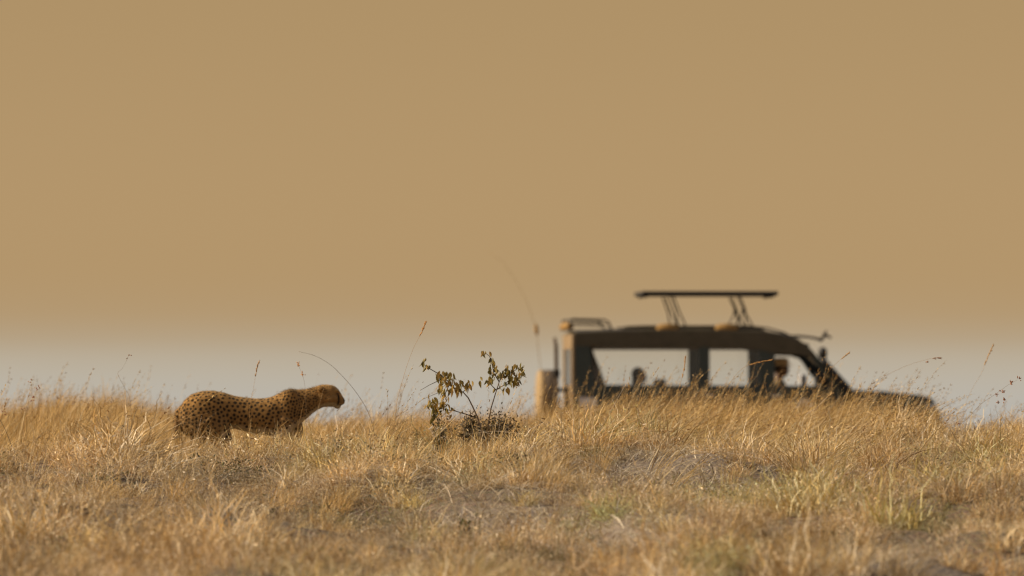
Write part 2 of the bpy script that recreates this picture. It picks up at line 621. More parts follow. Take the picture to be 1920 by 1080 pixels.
def build_grass():
    rt = np.random.default_rng(5)
    T_mat, T_gold, T_seed, T_green, T_litter, T_herb, T_tuss = [], [], [], [], [], [], []
    for i in range(8):
        T_mat.append(template('matted_tuft', [
            blade_arrays(rt, 50, (.06, .19), (.0035, .0065), .11, (1.0, .7), (.20, 0), PAL_STRAW + PAL_GREY[:3], droop=.45, kink=.15),
            blade_arrays(rt, 24, (.07, .2), (.003, .0055), .11, (1.0, .6), (.15, 0), PAL_RUST + PAL_GOLD[1:4], droop=.5, kink=.14),
            blade_arrays(rt, 4, (.20, .34), (.003, .005), .08, (.6, .4), (.30, 0), PAL_STRAW + PAL_GOLD, droop=.4, kink=.05),
            blade_arrays(rt, 12, (.08, .2), (.004, .0085), .12, (1.4, .6), (.1, 0), PAL_GREY, droop=.55, kink=.12),
            flecks(rt, 26, .13, (.03, .15), (.010, .030), PAL_GREY + PAL_STRAW[:3] + PAL_RUST)]))
    for i in range(9):
        f = rt.uniform(.85, 1.15)
        T_tuss.append(template('tussock', [
            blade_arrays(rt, 85, (.16 * f, .40 * f), (.0055, .0105), .13, (.75, .45), (.16, 0), PAL_STRAW[:4] + PAL_GOLD[:3] + PAL_GREY[:2], seg=5, droop=.45, kink=.055),
            blade_arrays(rt, 34, (.08, .24), (.006, .011), .17, (1.2, .5), (.1, 0), PAL_STRAW + PAL_RUST, droop=.5, kink=.10),
            blade_arrays(rt, 14, (.14, .36), (.006, .012), .15, (1.1, .5), (.15, 0), PAL_GREY[:2], seg=5, droop=.5, kink=.10),
            flecks(rt, 30, .17, (.06, .26), (.012, .034), PAL_GREY + PAL_STRAW[:3] + PAL_RUST)]))
    for i in range(4):
        T_herb.append(template('dusky_herb', [
            blade_arrays(rt, 26, (.05, .16), (.0025, .0045), .10, (.8, .5), (.05, 0), PAL_DARK + PAL_RUST[:2], droop=.3, kink=.14),
            flecks(rt, 80, .11, (.0, .13), (.012, .028), PAL_DARK + PAL_GREEN[2:3] + PAL_GREY[3:], .35)]))
    for i in range(7):
        T_gold.append(template('gold_tuft', [
            blade_arrays(rt, 55, (.20, .42), (.003, .0055), .11, (.30, .20), (.26, .0), PAL_GOLD + PAL_STRAW[:2], droop=.4, kink=.03),
            blade_arrays(rt, 30, (.10, .28), (.0035, .006), .13, (.7, .35), (.18, 0), PAL_STRAW + PAL_GOLD, droop=.5, kink=.07),
            blade_arrays(rt, 10, (.14, .36), (.0035, .006), .12, (.7, .4), (.25, 0), PAL_GREY[:2], droop=.5, kink=.06)]))
    for i in range(8):
        T_seed.append(template('seed_tuft', [
            blade_arrays(rt, 4, (.44, .78), (.0026, .0042), .06, (.20, .14), (.36, .0), PAL_GOLD + PAL_STRAW[:2], seg=6, droop=.3, heads=.85, head_pal=PAL_RUST + PAL_GOLD[:2], kink=.012),
            blade_arrays(rt, 9, (.32, .62), (.0045, .0085), .10, (.25, .18), (.50, .0), PAL_GOLD + PAL_STRAW, seg=5, droop=.35, heads=.15, kink=.02)]))
    for i in range(5):
        T_green.append(template('green_tuft', [
            blade_arrays(rt, 45, (.06, .17), (.004, .008), .12, (.5, .35), (.1, 0), PAL_GREEN, droop=.4, kink=.05),
            blade_arrays(rt, 30, (.07, .18), (.0035, .006), .14, (.8, .5), (.1, 0), PAL_STRAW, droop=.5, kink=.09)]))
    for i in range(5):
        T_litter.append(template('fallen_straw', [
            blade_arrays(rt, 26, (.10, .30), (.005, .011), .20, (2.2, .5), (.2, 0), PAL_GREY + [(.60, .50, .38)], droop=.39, kink=.03)]))
    # ---- matted grass over the whole slope
    x, y, g = sow(34, 40, 116, 1.6, 21)
    b = bareness(x, y)
    thin = np.clip(-.28 + 1.5 * fbm(x * 3.1, y * 1.0, 41, 2), 0.04, 1)
    k = g.uniform(0, 1, len(x)) < thin * (1 - .82 * b)
    x, y, b = x[k], y[k], b[k]
    n = len(x)
    mo = soft(mound(x, y), .35, .65)
    s = g.uniform(.6, 1.15, n) * (.40 + .9 * fbm(x * 1.7, y * .6, 51)) * (.75 + .35 * mo) * (1 - .5 * b)
    ns, nl = fbm(x * 2.2, y * .8, 61), fbm(x * .7, y * .25, 71)
    br = (.68 + .68 * ns) * (.84 + .28 * np.maximum(mo, soft(y, 80, 90))) * g.uniform(.75, 1.25, n)  # hollows between mounds come out darker: shade put into the tint
    warm = soft(y, 70, 96) * .8 + .3 * (nl - .5)
    hue = fbm(x * 1.9 + 9, y * .7, 111)                     # drier, greyer or greener patches
    gg, gr = soft(hue, .60, .76) * (1 - .7 * warm) * (.35 + .65 * soft(px_of(x, y), 300, 1100)), soft(hue, .44, .30) * .4
    tint = np.stack([br * (1.0 - .22 * gg - .02 * gr), br * (.98 - .05 * warm - .02 * gg), br * (1.02 - .32 * warm - .25 * gg + .10 * gr)], 1)
    scatter('matted_grass', np.stack([x, y, terrain(x, y)], 1), np.stack([g.normal(0, .12, n), g.normal(0, .12, n), g.uniform(-np.pi, np.pi, n)], 1),
            np.stack([s, s, s * g.uniform(.8, 1.15, n)], 1), tint, g.integers(0, 8, n), T_mat, 'matted straw coloured dry grass covering the whole slope', 'dry grass')
    # ---- tussocks
    x, y, g = sow(5.5, 42, 100, 1.6, 28)
    tc = .55 * mound(x, y) + .45 * fbm(x * 2.0 + 13, y * .5, 131, 2)
    k = g.uniform(0, 1, len(x)) < np.maximum(soft(tc, .42, .60), .6 * ((px_of(x, y) > 300) & (px_of(x, y) < 700) & (y > 76) & (y < 82))) * (1 - .5 * soft(y, 82, 92)) * (1 - b_clip(bareness(x, y)))
    x, y, tc = x[k], y[k], tc[k]
    n = len(x)
    s = g.uniform(.55, 1.0, n) * (.55 + .75 * soft(tc, .4, .7))
    pxx = px_of(x, y)
    s = s * (1 - .12 * ((pxx > 310) & (pxx < 610) & (y > 73) & (y < 82.5))) * (1 - .45 * ((pxx > 1040) & (pxx < 1460) & (y > 57) & (y < 67.5))) * (1 - .4 * ((pxx > 830) & (pxx < 1080) & (y > 53) & (y < 60)))
    br = (.76 + .62 * fbm(x * 1.8, y * .4, 141, 2)) * g.uniform(.72, 1.25, n)
    hue = fbm(x * 1.9 + 9, y * .7, 111)
    gg = soft(hue, .58, .72) * (1 - soft(y, 80, 90)) * (.35 + .65 * soft(px_of(x, y), 300, 1100))
    rs = np.maximum(soft(fbm(x * 1.8 + 31, y * .4, 151, 2), .52, .66), g.uniform(0, 1, n) < .12)
    tint = np.stack([br * (1.12 - .24 * gg - .14 * rs), br * (1.11 - .15 * gg - .22 * rs), br * (1.12 - .38 * gg - .32 * rs)], 1)
    scatter('tussock_grass', np.stack([x, y, terrain(x, y)], 1), np.stack([g.normal(0, .14, n), g.normal(0, .14, n), g.uniform(-np.pi, np.pi, n)], 1),
            np.stack([s, s, s * g.uniform(.75, 1.1, n)], 1), tint, g.integers(0, 9, n), T_tuss, 'shaggy straw coloured tussocks with long bent blades', 'tussock grass')
    # ---- golden bunch grass: the ridge, and clumps lower down
    x, y, g = sow(16, 44, 114, 1.6, 22)
    px = px_of(x, y)
    cl = fbm(x * 1.3, y * .5, 81)
    p = .06 * (cl > .5) + .30 * soft(cl, .52, .68) * soft(y, 50, 70) + .95 * soft(y, 84, 95) * (.55 + .45 * cl)
    p = np.where((px < 330) & (y > 74), np.maximum(p, .8 * soft(y, 74, 84)), p)
    p = np.where((px > 300) & (px < 700) & (y > 75) & (y < 82.0), np.maximum(p, .34), p)
    p = np.where((px > 840) & (px < 1010) & (y > 74.5) & (y < 76.6), np.maximum(p, .30), p)
    k = g.uniform(0, 1, len(x)) < p * (1 - b_clip(bareness(x, y)))
    x, y, px = x[k], y[k], px[k]
    n = len(x)
    s = g.uniform(.55, 1.05, n) * (.62 + .42 * soft(y, 60, 88))
    hz = 1 + .35 * np.exp(-((px - 170) / 130) ** 2) * soft(y, 80, 95) + .32 * np.exp(-((px - 1370) / 330) ** 4) * soft(y, 82, 90) - .45 * np.exp(-((px - 1775) / 62) ** 2) - .15 * np.exp(-((px - 640) / 120) ** 2)
    br = .75 + .5 * fbm(x * 1.2, y * .5, 91)
    tint = np.stack([br * 1.08, br * 1.02, br * .94], 1)
    scatter('golden_grass', np.stack([x, y, terrain(x, y)], 1), np.stack([g.normal(0, .1, n), g.normal(0, .1, n), g.normal(0, .5, n)], 1),
            np.stack([s, s, s * hz * g.uniform(.85, 1.1, n)], 1), tint, g.integers(0, 7, n), T_gold, 'taller golden bunch grass standing along the ridge', 'tall grass')
    # ---- seed stalks leaning with the wind
    x, y, g = sow(9, 68, 104, 1.6, 23)
    px = px_of(x, y)
    p = .05 + .20 * soft(y, 84, 94)
    p = p * (1 - .8 * ((px > 310) & (px < 680) & (y < 82.5)))
    p = p + 1.0 * np.exp(-((px - 1390) / 350) ** 4) * soft(y, 76, 83) + .35 * np.exp(-((px - 1640) / 120) ** 2) * soft(y, 76, 84) + .35 * np.exp(-((px - 130) / 170) ** 2) * soft(y, 80, 90) + .25 * soft(px, 1700, 1800) * soft(y, 78, 88)
    k = g.uniform(0, 1, len(x)) < p
    x, y, px = x[k], y[k], px[k]
    n = len(x)
    s = g.uniform(.6, 1.0, n) * (1 + .14 * np.exp(-((px - 1370) / 330) ** 4) - .3 * np.exp(-((px - 1780) / 60) ** 2))
    yaw = g.normal(0, .45, n)
    lean = .10 + .25 * soft(px, 800, 1300)
    tint = np.repeat((g.uniform(.8, 1.2, n))[:, None], 3, 1)
    scatter('seed_grass', np.stack([x, y, terrain(x, y)], 1), np.stack([g.normal(0, .08, n), lean + g.normal(0, .1, n), yaw], 1),
            np.stack([s, s, s], 1), tint, g.integers(0, 8, n), T_seed, 'thin seed headed grass stalks leaning with the wind', 'seed grass')
    # ---- patches still green
    x, y, g = sow(9, 44, 100, 1.2, 24)
    px = px_of(x, y)
    gn = fbm(x * .9 + 40, y * .35, 101)
    p = .65 * soft(gn, .54, .68) * (1 - soft(y, 78, 90)) * (.3 + .7 * soft(px, 300, 1000)) + .5 * np.exp(-((px - 1870) / 90) ** 2 - ((y - 73) / 9) ** 2) + .4 * np.exp(-((px - 1640) / 90) ** 2 - ((y - 82) / 5) ** 2)
    k = g.uniform(0, 1, len(x)) < p * (1 - .8 * b_clip(bareness(x, y)))
    x, y = x[k], y[k]
    n = len(x)
    s = g.uniform(.6, 1.1, n)
    tint = np.repeat((g.uniform(.8, 1.3, n))[:, None], 3, 1)
    scatter('green_grass', np.stack([x, y, terrain(x, y)], 1), np.stack([g.normal(0, .1, n), g.normal(0, .1, n), g.uniform(-3, 3, n)], 1),
            np.stack([s, s, s], 1), tint, g.integers(0, 5, n), T_green, 'short tufts of olive green grass among the straw', 'green grass')
    # ---- dark herbs in loose patches, added to read as shaded gaps
    x, y, g = sow(10, 46, 98, 1.2, 27)
    dk = fbm(x * 1.5 + 70, y * .55, 121)
    k = g.uniform(0, 1, len(x)) < soft(dk, .60, .74) * (1 - .7 * soft(y, 80, 92)) * (1 - .6 * b_clip(bareness(x, y)))
    x, y = x[k], y[k]
    n = len(x)
    s = g.uniform(.6, 1.15, n)
    tint = np.repeat((g.uniform(.9, 1.6, n))[:, None], 3, 1)
    scatter('dark_gap_herbs', np.stack([x, y, terrain(x, y)], 1), np.stack([g.normal(0, .1, n), g.normal(0, .1, n), g.uniform(-3, 3, n)], 1),
            np.stack([s, s, s], 1), tint, g.integers(0, 4, n), T_herb, 'low dark herbs added as shaded gaps among the grass', 'herbs')
    # ---- fallen straw, thickest on the bare places
    x, y, g = sow(14, 42, 100, 1.4, 25)
    k = g.uniform(0, 1, len(x)) < .07 + .9 * bareness(x, y)
    x, y = x[k], y[k]
    n = len(x)
    s = g.uniform(.6, 1.1, n)
    tint = np.repeat((g.uniform(.75, 1.2, n))[:, None], 3, 1)
    scatter('fallen_straw', np.stack([x, y, terrain(x, y) + .02], 1), np.stack([g.normal(0, .05, n), g.normal(0, .05, n), g.uniform(-3, 3, n)], 1),
            np.stack([s, s, s], 1), tint, g.integers(0, 5, n), T_litter, 'pale fallen straw lying on the bare patches', 'straw')
    # ---- the plain behind the ridge, where the vehicle stands
    x, y, g = sow(3.0, 116, 175, 4, 26)
    n = len(x)
    s = g.uniform(.7, 1.2, n)
    keep = ~((np.abs(x - 3.0) < 2.7) & (np.abs(y - 148) < 1.1))
    x, y, s, n = x[keep], y[keep], s[keep], int(keep.sum())
    tint = np.repeat((g.uniform(.8, 1.1, n))[:, None], 3, 1)
    scatter('plain_grass', np.stack([x, y, terrain(x, y)], 1), np.stack([g.normal(0, .1, n), g.normal(0, .1, n), g.uniform(-3, 3, n)], 1),
            np.stack([s * 1.5, s * 1.5, s], 1), tint, g.integers(0, 7, n), T_mat, 'dry grass on the plain beyond the ridge', 'plain grass')


def b_clip(b):
    return np.clip(b * 1.1, 0, 1)


build_ground()
build_grass()


# ----------------------------------------------------------------- remeshed bodies
def remesh_object(name, bm, voxel, smooth_iter=4, smooth_fac=.5):
    """one closed skin around all the shapes in bm"""
    bmesh.ops.recalc_face_normals(bm, faces=bm.faces)
    me = bpy.data.meshes.new(name + '_src')
    bm.to_mesh(me)
    bm.free()
    o = bpy.data.objects.new(name + '_src', me)
    COL.objects.link(o)
    r = o.modifiers.new('r', 'REMESH')
    r.mode = 'VOXEL'
    r.voxel_size = voxel
    r.adaptivity = 0
    if smooth_iter:
        s = o.modifiers.new('s', 'SMOOTH')
        s.factor = smooth_fac
        s.iterations = smooth_iter
    dg = bpy.context.evaluated_depsgraph_get()
    dg.update()
    out = bpy.data.meshes.new_from_object(o.evaluated_get(dg))
    out.name = name
    bpy.data.objects.remove(o)
    bpy.data.meshes.remove(me)
    return out


def mesh_np(me):
    n = len(me.vertices)
    co = np.empty(n * 3, np.float32)
    me.vertices.foreach_get('co', co)
    no = np.empty(n * 3, np.float32)
    me.vertices.foreach_get('normal', no)
    return co.reshape(-1, 3).astype(float), no.reshape(-1, 3).astype(float)


# ----------------------------------------------------------------- cheetah
CD = 83.0
CX, CY0 = 490.0, 905.0
CS = K * CD


def cz(py):
    return (CY0 - py) * CS


def cx(px):
    return (px - CX) * CS


def build_cheetah():
    bm = bmesh.new()

    def loft(st, n=22, flat=1.0):
        rings = []
        for px, t, b, w in st:
            c, h = (cz(t) + cz(b)) / 2, (cz(t) - cz(b)) / 2
            ring = []
            for k in range(n):
                a = 2 * math.pi * k / n
                ca, sa = math.cos(a), math.sin(a)
                ring.append((cx(px), w * math.copysign(abs(ca) ** .9, ca), c + h * math.copysign(abs(sa) ** flat, sa)))
            rings.append(ring)
        rings_to_bm(bm, rings)
    loft([(335, 772, 790, .022), (339, 762, 802, .055), (346, 750, 815, .085), (360, 738.5, 823, .105), (380, 732.5, 826, .112), (400, 732, 818, .108), (420, 735.5, 808, .105),
          (440, 742, 804, .100), (460, 744.9, 809, .105), (480, 747, 814, .113), (500, 746.2, 817, .118), (516, 741.5, 818, .116), (532, 733, 815, .105), (545, 728.5, 808, .088),
          (558, 730, 799, .076), (572, 729.5, 788, .068), (584, 727, 777, .061), (596, 723.5, 768, .056), (606, 722, 764, .050)])
    # head
    loft([(588, 727, 766, .045), (596, 723, 765, .056), (605, 721, 763.5, .066), (614, 721, 763, .070), (622, 721.8, 763, .067), (629, 724.5, 763.5, .058), (634.5, 729.5, 763.5, .048),
          (638.5, 735.5, 760, .040), (641.5, 741.5, 759, .035), (644.5, 746, 758, .028), (646.5, 749, 756, .015)], n=20)
    ellipsoid(bm, (cx(633), 0, cz(761.5)), (.026, .028, .020))                       # chin
    for s in (-1, 1):
        ellipsoid(bm, (cx(639.5), s * .020, cz(754.5)), (.026, .020, .018))            # whisker pads
        ellipsoid(bm, (cx(621), s * .050, cz(748)), (.045, .026, .035))              # cheeks
        ellipsoid(bm, (cx(631), s * .040, cz(733.5)), (.022, .016, .012))            # brows
        # ears, folded back
        m = Matrix.Rotation(s * .5, 4, 'X') @ Matrix.Rotation(R(-38), 4, 'Y')
        ellipsoid(bm, (cx(602), s * .062, cz(729.5)), (.026, .012, .016), rot=m)
    # shoulder blades and thighs
    for s in (-1, 1):
        ellipsoid(bm, (cx(540), s * .072, cz(768)), (.085, .045, .15), rot=Matrix.Rotation(R(14), 4, 'Y'))
        ellipsoid(bm, (cx(378 + 14 * (s < 0)), s * .080, cz(786)), (.155, .052, .18), rot=Matrix.Rotation(R(-12), 4, 'Y'))

    def leg(pts, rad):
        tube(bm, pts, rad, 12)
    yn, yf = -.085, .085

    def P(px, py, y):
        return (cx(px), y, cz(py))
    # near hind leg, set forward; far hind leg, pushed back
    leg([P(392, 785, yn), P(408, 806, yn), P(420, 826, yn), P(409, 848, yn), P(395, 866, yn), P(396, 884, yn), P(399, 898, yn)], [(.06, .12), (.055, .098), (.045, .068), (.034, .045), (.026, .030), (.023, .024), (.026, .026)])
    leg([P(368, 785, yf), P(372, 808, yf), P(374, 830, yf), P(358, 850, yf), P(341, 866, yf), P(337, 884, yf), P(336, 898, yf)], [(.06, .12), (.055, .095), (.045, .066), (.034, .045), (.026, .030), (.023, .024), (.026, .026)])
    # near fore leg back under the body; far fore leg reaching on
    leg([P(540, 785, yn), P(528, 812, yn), P(522, 840, yn), P(516, 868, yn), P(508, 889, yn), P(508, 898, yn)], [(.045, .075), (.04, .058), (.034, .040), (.027, .028), (.024, .024), (.027, .028)])
    leg([P(545, 785, yf), P(556, 814, yf), P(566, 842, yf), P(576, 868, yf), P(582, 890, yf), P(583, 898, yf)], [(.045, .075), (.04, .058), (.034, .040), (.027, .028), (.024, .024), (.027, .028)])
    for px, y in ((402, yn), (339, yf), (511, yn), (587, yf)):
        ellipsoid(bm, (cx(px) + .012, y, .022), (.052, .036, .024))
        for j in range(4):
            ellipsoid(bm, (cx(px) + .048, y - .027 + .018 * j, .016), (.02, .011, .016), 8, 6)
    # tail hanging behind, tip curled back
    tube(bm, [P(346, 766, .0), P(337, 774, .0), P(332.5, 790, -.01), P(333, 810, -.02), P(336, 832, -.03), P(336, 852, -.03), P(330, 870, -.02), P(320, 880, -.01), P(308, 884, 0)],
         [.036, .034, .031, .030, .030, .029, .029, .029, .02], 12)
    me = remesh_object('cheetah', bm, .0055, 5, .5)
    co, no = mesh_np(me)
    n = len(co)
    px = co[:, 0] / CS + CX
    py = CY0 - co[:, 2] / CS
    tawny, gold, cream, pale = np.array([.275, .152, .048]), np.array([.38, .205, .058]), np.array([.44, .35, .24]), np.array([.24, .15, .07])
    # cream on the underside, inner legs, throat and chin
    top = np.interp(px, [330, 345, 380, 440, 500, 545, 575, 600, 622, 640], [770, 750, 732, 742, 746, 728, 729, 722, 722, 738])
    bot = np.interp(px, [330, 345, 380, 440, 500, 545, 575, 600, 622, 640], [800, 818, 826, 806, 817, 806, 786, 766, 763, 762])
    rel = (py - top) / (bot - top)
    nzv = vnoise(co[:, 0] * 14, co[:, 2] * 14 + co[:, 1] * 9, 3)
    f = soft(rel + .12 * (nzv - .5) + np.clip(-no[:, 2], 0, 1) * .25, .86, 1.08) * (px > 415) * (1 - soft(py, 818, 826)) * soft(-no[:, 2], -.35, .25)
    f = np.maximum(f, soft(px, 566, 582) * soft(rel, .72, .98) * (px < 598) * .8)
    f = np.maximum(f, soft(px, 598, 612) * soft(py, 755, 762) * .45)
    f = np.maximum(f, soft(px, 628, 636) * soft(py, 755, 759) * .6)
    inner = soft(-np.sign(co[:, 1]) * no[:, 1], .2, .8) * (py > 812)
    f = np.maximum(f, inner * .8)
    base = tawny + (gold - tawny) * soft(rel, .5, .0)[:, None]
    base = base + (pale - base) * (soft(rel, .3, .9) * .35)[:, None]
    col = base * (1 - f[:, None]) + cream * f[:, None]
    col *= (.88 + .24 * vnoise(co[:, 0] * 40, co[:, 2] * 40 + co[:, 1] * 31, 8))[:, None]
    # spots, one by one
    rg = np.random.default_rng(3)
    head = px > 596
    tail = (px < 338) & (py > 776)
    want = np.interp(px, [330, 350, 400, 460, 520, 560, 580, 600, 620], [.025, .026, .028, .028, .025, .021, .017, .014, .012])
    want = np.where(py > 822, .026, want)
    order = rg.permutation(n)
    cell = {}
    spots = []
    G = .02
    for i in order:
        if (head[i] and (px[i] > 618 or rel[i] > .62)) or (f[i] > .55 and px[i] > 415 and py[i] < 822):
            continue
        p = co[i]
        d = want[i]
        c = (int(p[0] // G), int(p[1] // G), int(p[2] // G))
        ok = True
        for a in range(-2, 3):
            for b in range(-2, 3):
                for e in range(-2, 3):
                    for q in cell.get((c[0] + a, c[1] + b, c[2] + e), ()):
                        if (q[0] - p[0]) ** 2 + (q[1] - p[1]) ** 2 + (q[2] - p[2]) ** 2 < d * d:
                            ok = False
                            break
                    if not ok:
                        break
                if not ok:
                    break
            if not ok:
                break
        if ok:
            cell.setdefault(c, []).append(p)
            spots.append((p, d * rg.uniform(.31, .44), rg.uniform(0, 6.28), rg.uniform(1.0, 1.35)))
    kd = kdtree.KDTree(len(spots))
    for j, s in enumerate(spots):
        kd.insert(s[0], j)
    kd.balance()
    ink = np.zeros(n)
    for i in range(n):
        best = 0.0
        for q, j, d in kd.find_n(co[i], 2):
            r = spots[j][1]
            e, an = spots[j][3], spots[j][2]
            dx, dz = co[i][0] - q[0], co[i][2] - q[2]
            al = dx * math.cos(an) + dz * math.sin(an)
            dd = math.sqrt(max(d * d - al * al * (1 - 1 / (e * e)), 0))
            best = max(best, min(max((r * 1.12 - dd) / (r * .34), 0), 1))
        ink[i] = best
    ink *= 1 - .35 * head
    ink = np.maximum(ink, np.exp(-(((px - 632.5) / 2.6) ** 2 + ((py - 738.5) / 2.0) ** 2)) * .9)
    ink = np.maximum(ink, .22 * soft(px, 612, 632) * soft(py, 742, 728))
    # tear line from the eye to the mouth, nose leather, lips, backs of the ears, tail rings
    tear = np.interp(py, [738, 744, 750, 757], [634, 635, 635.5, 634])
    ink = np.maximum(ink, (np.abs(px - tear) < 1.7) * (py > 738) * (py < 758) * 1.0)
    ink = np.maximum(ink, (px > 644.2) * (py > 746.5) * (py < 753) * .95)
    ink = np.maximum(ink, np.exp(-((py - 758.8) / .9) ** 2) * (px > 631) * .9)
    ink = np.maximum(ink, np.exp(-(((px - 600) / 5) ** 2 + ((py - 728.5) / 3.2) ** 2)) * .35 * (np.abs(co[:, 1]) > .05))
    ring = (np.sin(py * .62) > .35) * (py > 845) * (px < 340) * (np.abs(co[:, 1]) < .05)
    ink = np.maximum(ink, ring * .9)
    # dark crest behind the neck
    ink = np.maximum(ink, np.exp(-((px - 550) / 11) ** 2) * soft(rel, .28, .02) * .55)
    col = col * (1 - ink[:, None]) + np.array([.016, .011, .007]) * ink[:, None]
    a = me.color_attributes.new('coat', 'FLOAT_COLOR', 'POINT')
    c4 = np.ones((n, 4), np.float32)
    c4[:, :3] = col
    a.data.foreach_set('color', c4.ravel())
    m = bpy.data.materials.new('cheetah_coat')
    m.use_nodes = True
    t = m.node_tree
    b = t.nodes['Principled BSDF']
    at_ = t.nodes.new('ShaderNodeAttribute')
    at_.attribute_name = 'coat'
    t.links.new(at_.outputs['Color'], b.inputs['Base Color'])
    b.inputs['Roughness'].default_value = .8
    b.inputs['Specular IOR Level'].default_value = .15
    b.inputs['Sheen Weight'].default_value = .25
    b.inputs['Sheen Roughness'].default_value = .5
    b.inputs['Sheen Tint'].default_value = (1, .8, .5, 1)
    nz = t.nodes.new('ShaderNodeTexNoise')
    nz.inputs['Scale'].default_value = 160
    bp = t.nodes.new('ShaderNodeBump')
    bp.inputs['Strength'].default_value = .5
    bp.inputs['Distance'].default_value = .004
    t.links.new(nz.outputs['Fac'], bp.inputs['Height'])
    t.links.new(bp.outputs[0], b.inputs['Normal'])
    gx, gy = cx(CX) + (CX - 960) * CS, CD
    o = link('cheetah', me, m, smooth=True)
    o.location = (gx, gy, -(CY0 - EYE_PX) * CS)
    tag(o, 'spotted cheetah walking through tall dry grass with its head stretched forward', 'cheetah')
    eye_m = mat('amber_eye', (.10, .045, .012), .15)
    for s in (-1, 1):
        e = bmesh.new()
        ellipsoid(e, (cx(633.2), s * .0405, cz(738.5)), (.011, .008, .009), 12, 8)
        finish('eye', e, eye_m, o, True)
    # short fur standing out along the whole coat, and the longer crest on the nape
    sel = rg.choice(n, 26000, replace=False)
    sel = sel[py[sel] < 850]
    P0, N0 = co[sel], no[sel]
    crest = np.exp(-((px[sel] - 562) / 34) ** 2) * soft(rel[sel], .22, .0)
    ln = rg.uniform(.006, .012, len(sel)) + crest * rg.uniform(.0, .035, len(sel))
    dr = N0 * .55 + np.array([-.75, 0, -.15]) + rg.normal(0, .2, (len(sel), 3))
    dr /= np.linalg.norm(dr, axis=1, keepdims=True)
    sd = np.cross(dr, N0)
    sd /= np.linalg.norm(sd, axis=1, keepdims=True) + 1e-9
    tri = np.stack([P0 - sd * .0016, P0 + sd * .0016, P0 + dr * ln[:, None]], 1).reshape(-1, 3)
    fc = np.repeat(col[sel], 3, 0)
    fm = from_arrays('fur', tri, np.arange(len(sel) * 3).reshape(-1, 3), fc, 'coat')
    fo = link('fur', fm, m, o)
    fo['kind'] = 'stuff'


build_cheetah()


# ----------------------------------------------------------------- safari vehicle
VD = 148.0
VS = K * VD
VX, VY = 1395.0, 905.0


def vx(px):
    return (px - VX) * VS


def vz(py):
    return (VY - py) * VS


def V(px, py):
    return (vx(px), vz(py))


M_PAINT = mat('dark_green_paint', (.027, .039, .038), .40, noise=.5, scale=6)
M_PAINT_D = mat('weathered_roof_paint', (.050, .040, .022), .55, noise=.8, scale=9)
M_BLACK = mat('black_steel', (.018, .017, .016), .5, noise=.3)
M_RUBBER = mat('tyre_rubber', (.022, .021, .02), .85, noise=.5, scale=30)
M_RIM = mat('painted_rim', (.25, .23, .2), .5, noise=.2)
M_CANVAS = mat('beige_canvas', (.30, .205, .10), .85, noise=.25, scale=12, bump=.3)
M_TAN = mat('ochre_canvas', (.27, .155, .045), .85, noise=.3, scale=14, bump=.3)
M_SEAT = mat('brown_seat_cloth', (.085, .055, .03), .8, noise=.3, scale=20)
M_TAIL = mat('sunlit_tan_rear_paint', (.20, .135, .07), .7, noise=.5, scale=7)  # tan paints the sunlit gold of the tail into the colour
M_BROWN = mat('shade_brown_rubber', (.075, .052, .032), .9, noise=.5, scale=14)  # brown rubber; on the spare wheel it also paints the shaded edge
M_WHITE = mat('white_sticker_lit_mirror', (.62, .62, .64), .5, noise=.1)
M_CHROME = mat('bright_metal', (.55, .55, .56), .3, 1.0, noise=.05)
M_LAMP = mat('lamp_glass', (.50, .54, .58), .12, noise=.1)
M_ORANGE = mat('amber_lens', (.5, .18, .03), .25, noise=.1)
M_INNER = mat('cabin_lining', (.11, .075, .04), .8, noise=.3)


def glass_mat():
    m = bpy.data.materials.new('window_glass')
    m.use_nodes = True
    t = m.node_tree
    t.nodes.remove(t.nodes['Principled BSDF'])
    tr = t.nodes.new('ShaderNodeBsdfTransparent')
    tr.inputs[0].default_value = (.985, .985, .98, 1)
    gl = t.nodes.new('ShaderNodeBsdfGlossy')
    gl.inputs['Roughness'].default_value = .05
    fr = t.nodes.new('ShaderNodeFresnel')
    fr.inputs[0].default_value = 1.45
    ms = t.nodes.new('ShaderNodeMixShader')
    t.links.new(fr.outputs[0], ms.inputs[0])
    t.links.new(tr.outputs[0], ms.inputs[1])
    t.links.new(gl.outputs[0], ms.inputs[2])
    t.links.new(ms.outputs[0], t.nodes['Material Output'].inputs['Surface'])
    return m


M_GLASS = glass_mat()
HW = .84       # half width of the body


def arc(pxc, pyc, r, a0, a1, n=9):
    return [(pxc + r * math.cos(R(a0 + (a1 - a0) * i / (n - 1))), pyc - r * math.sin(R(a0 + (a1 - a0) * i / (n - 1)))) for i in range(n)]


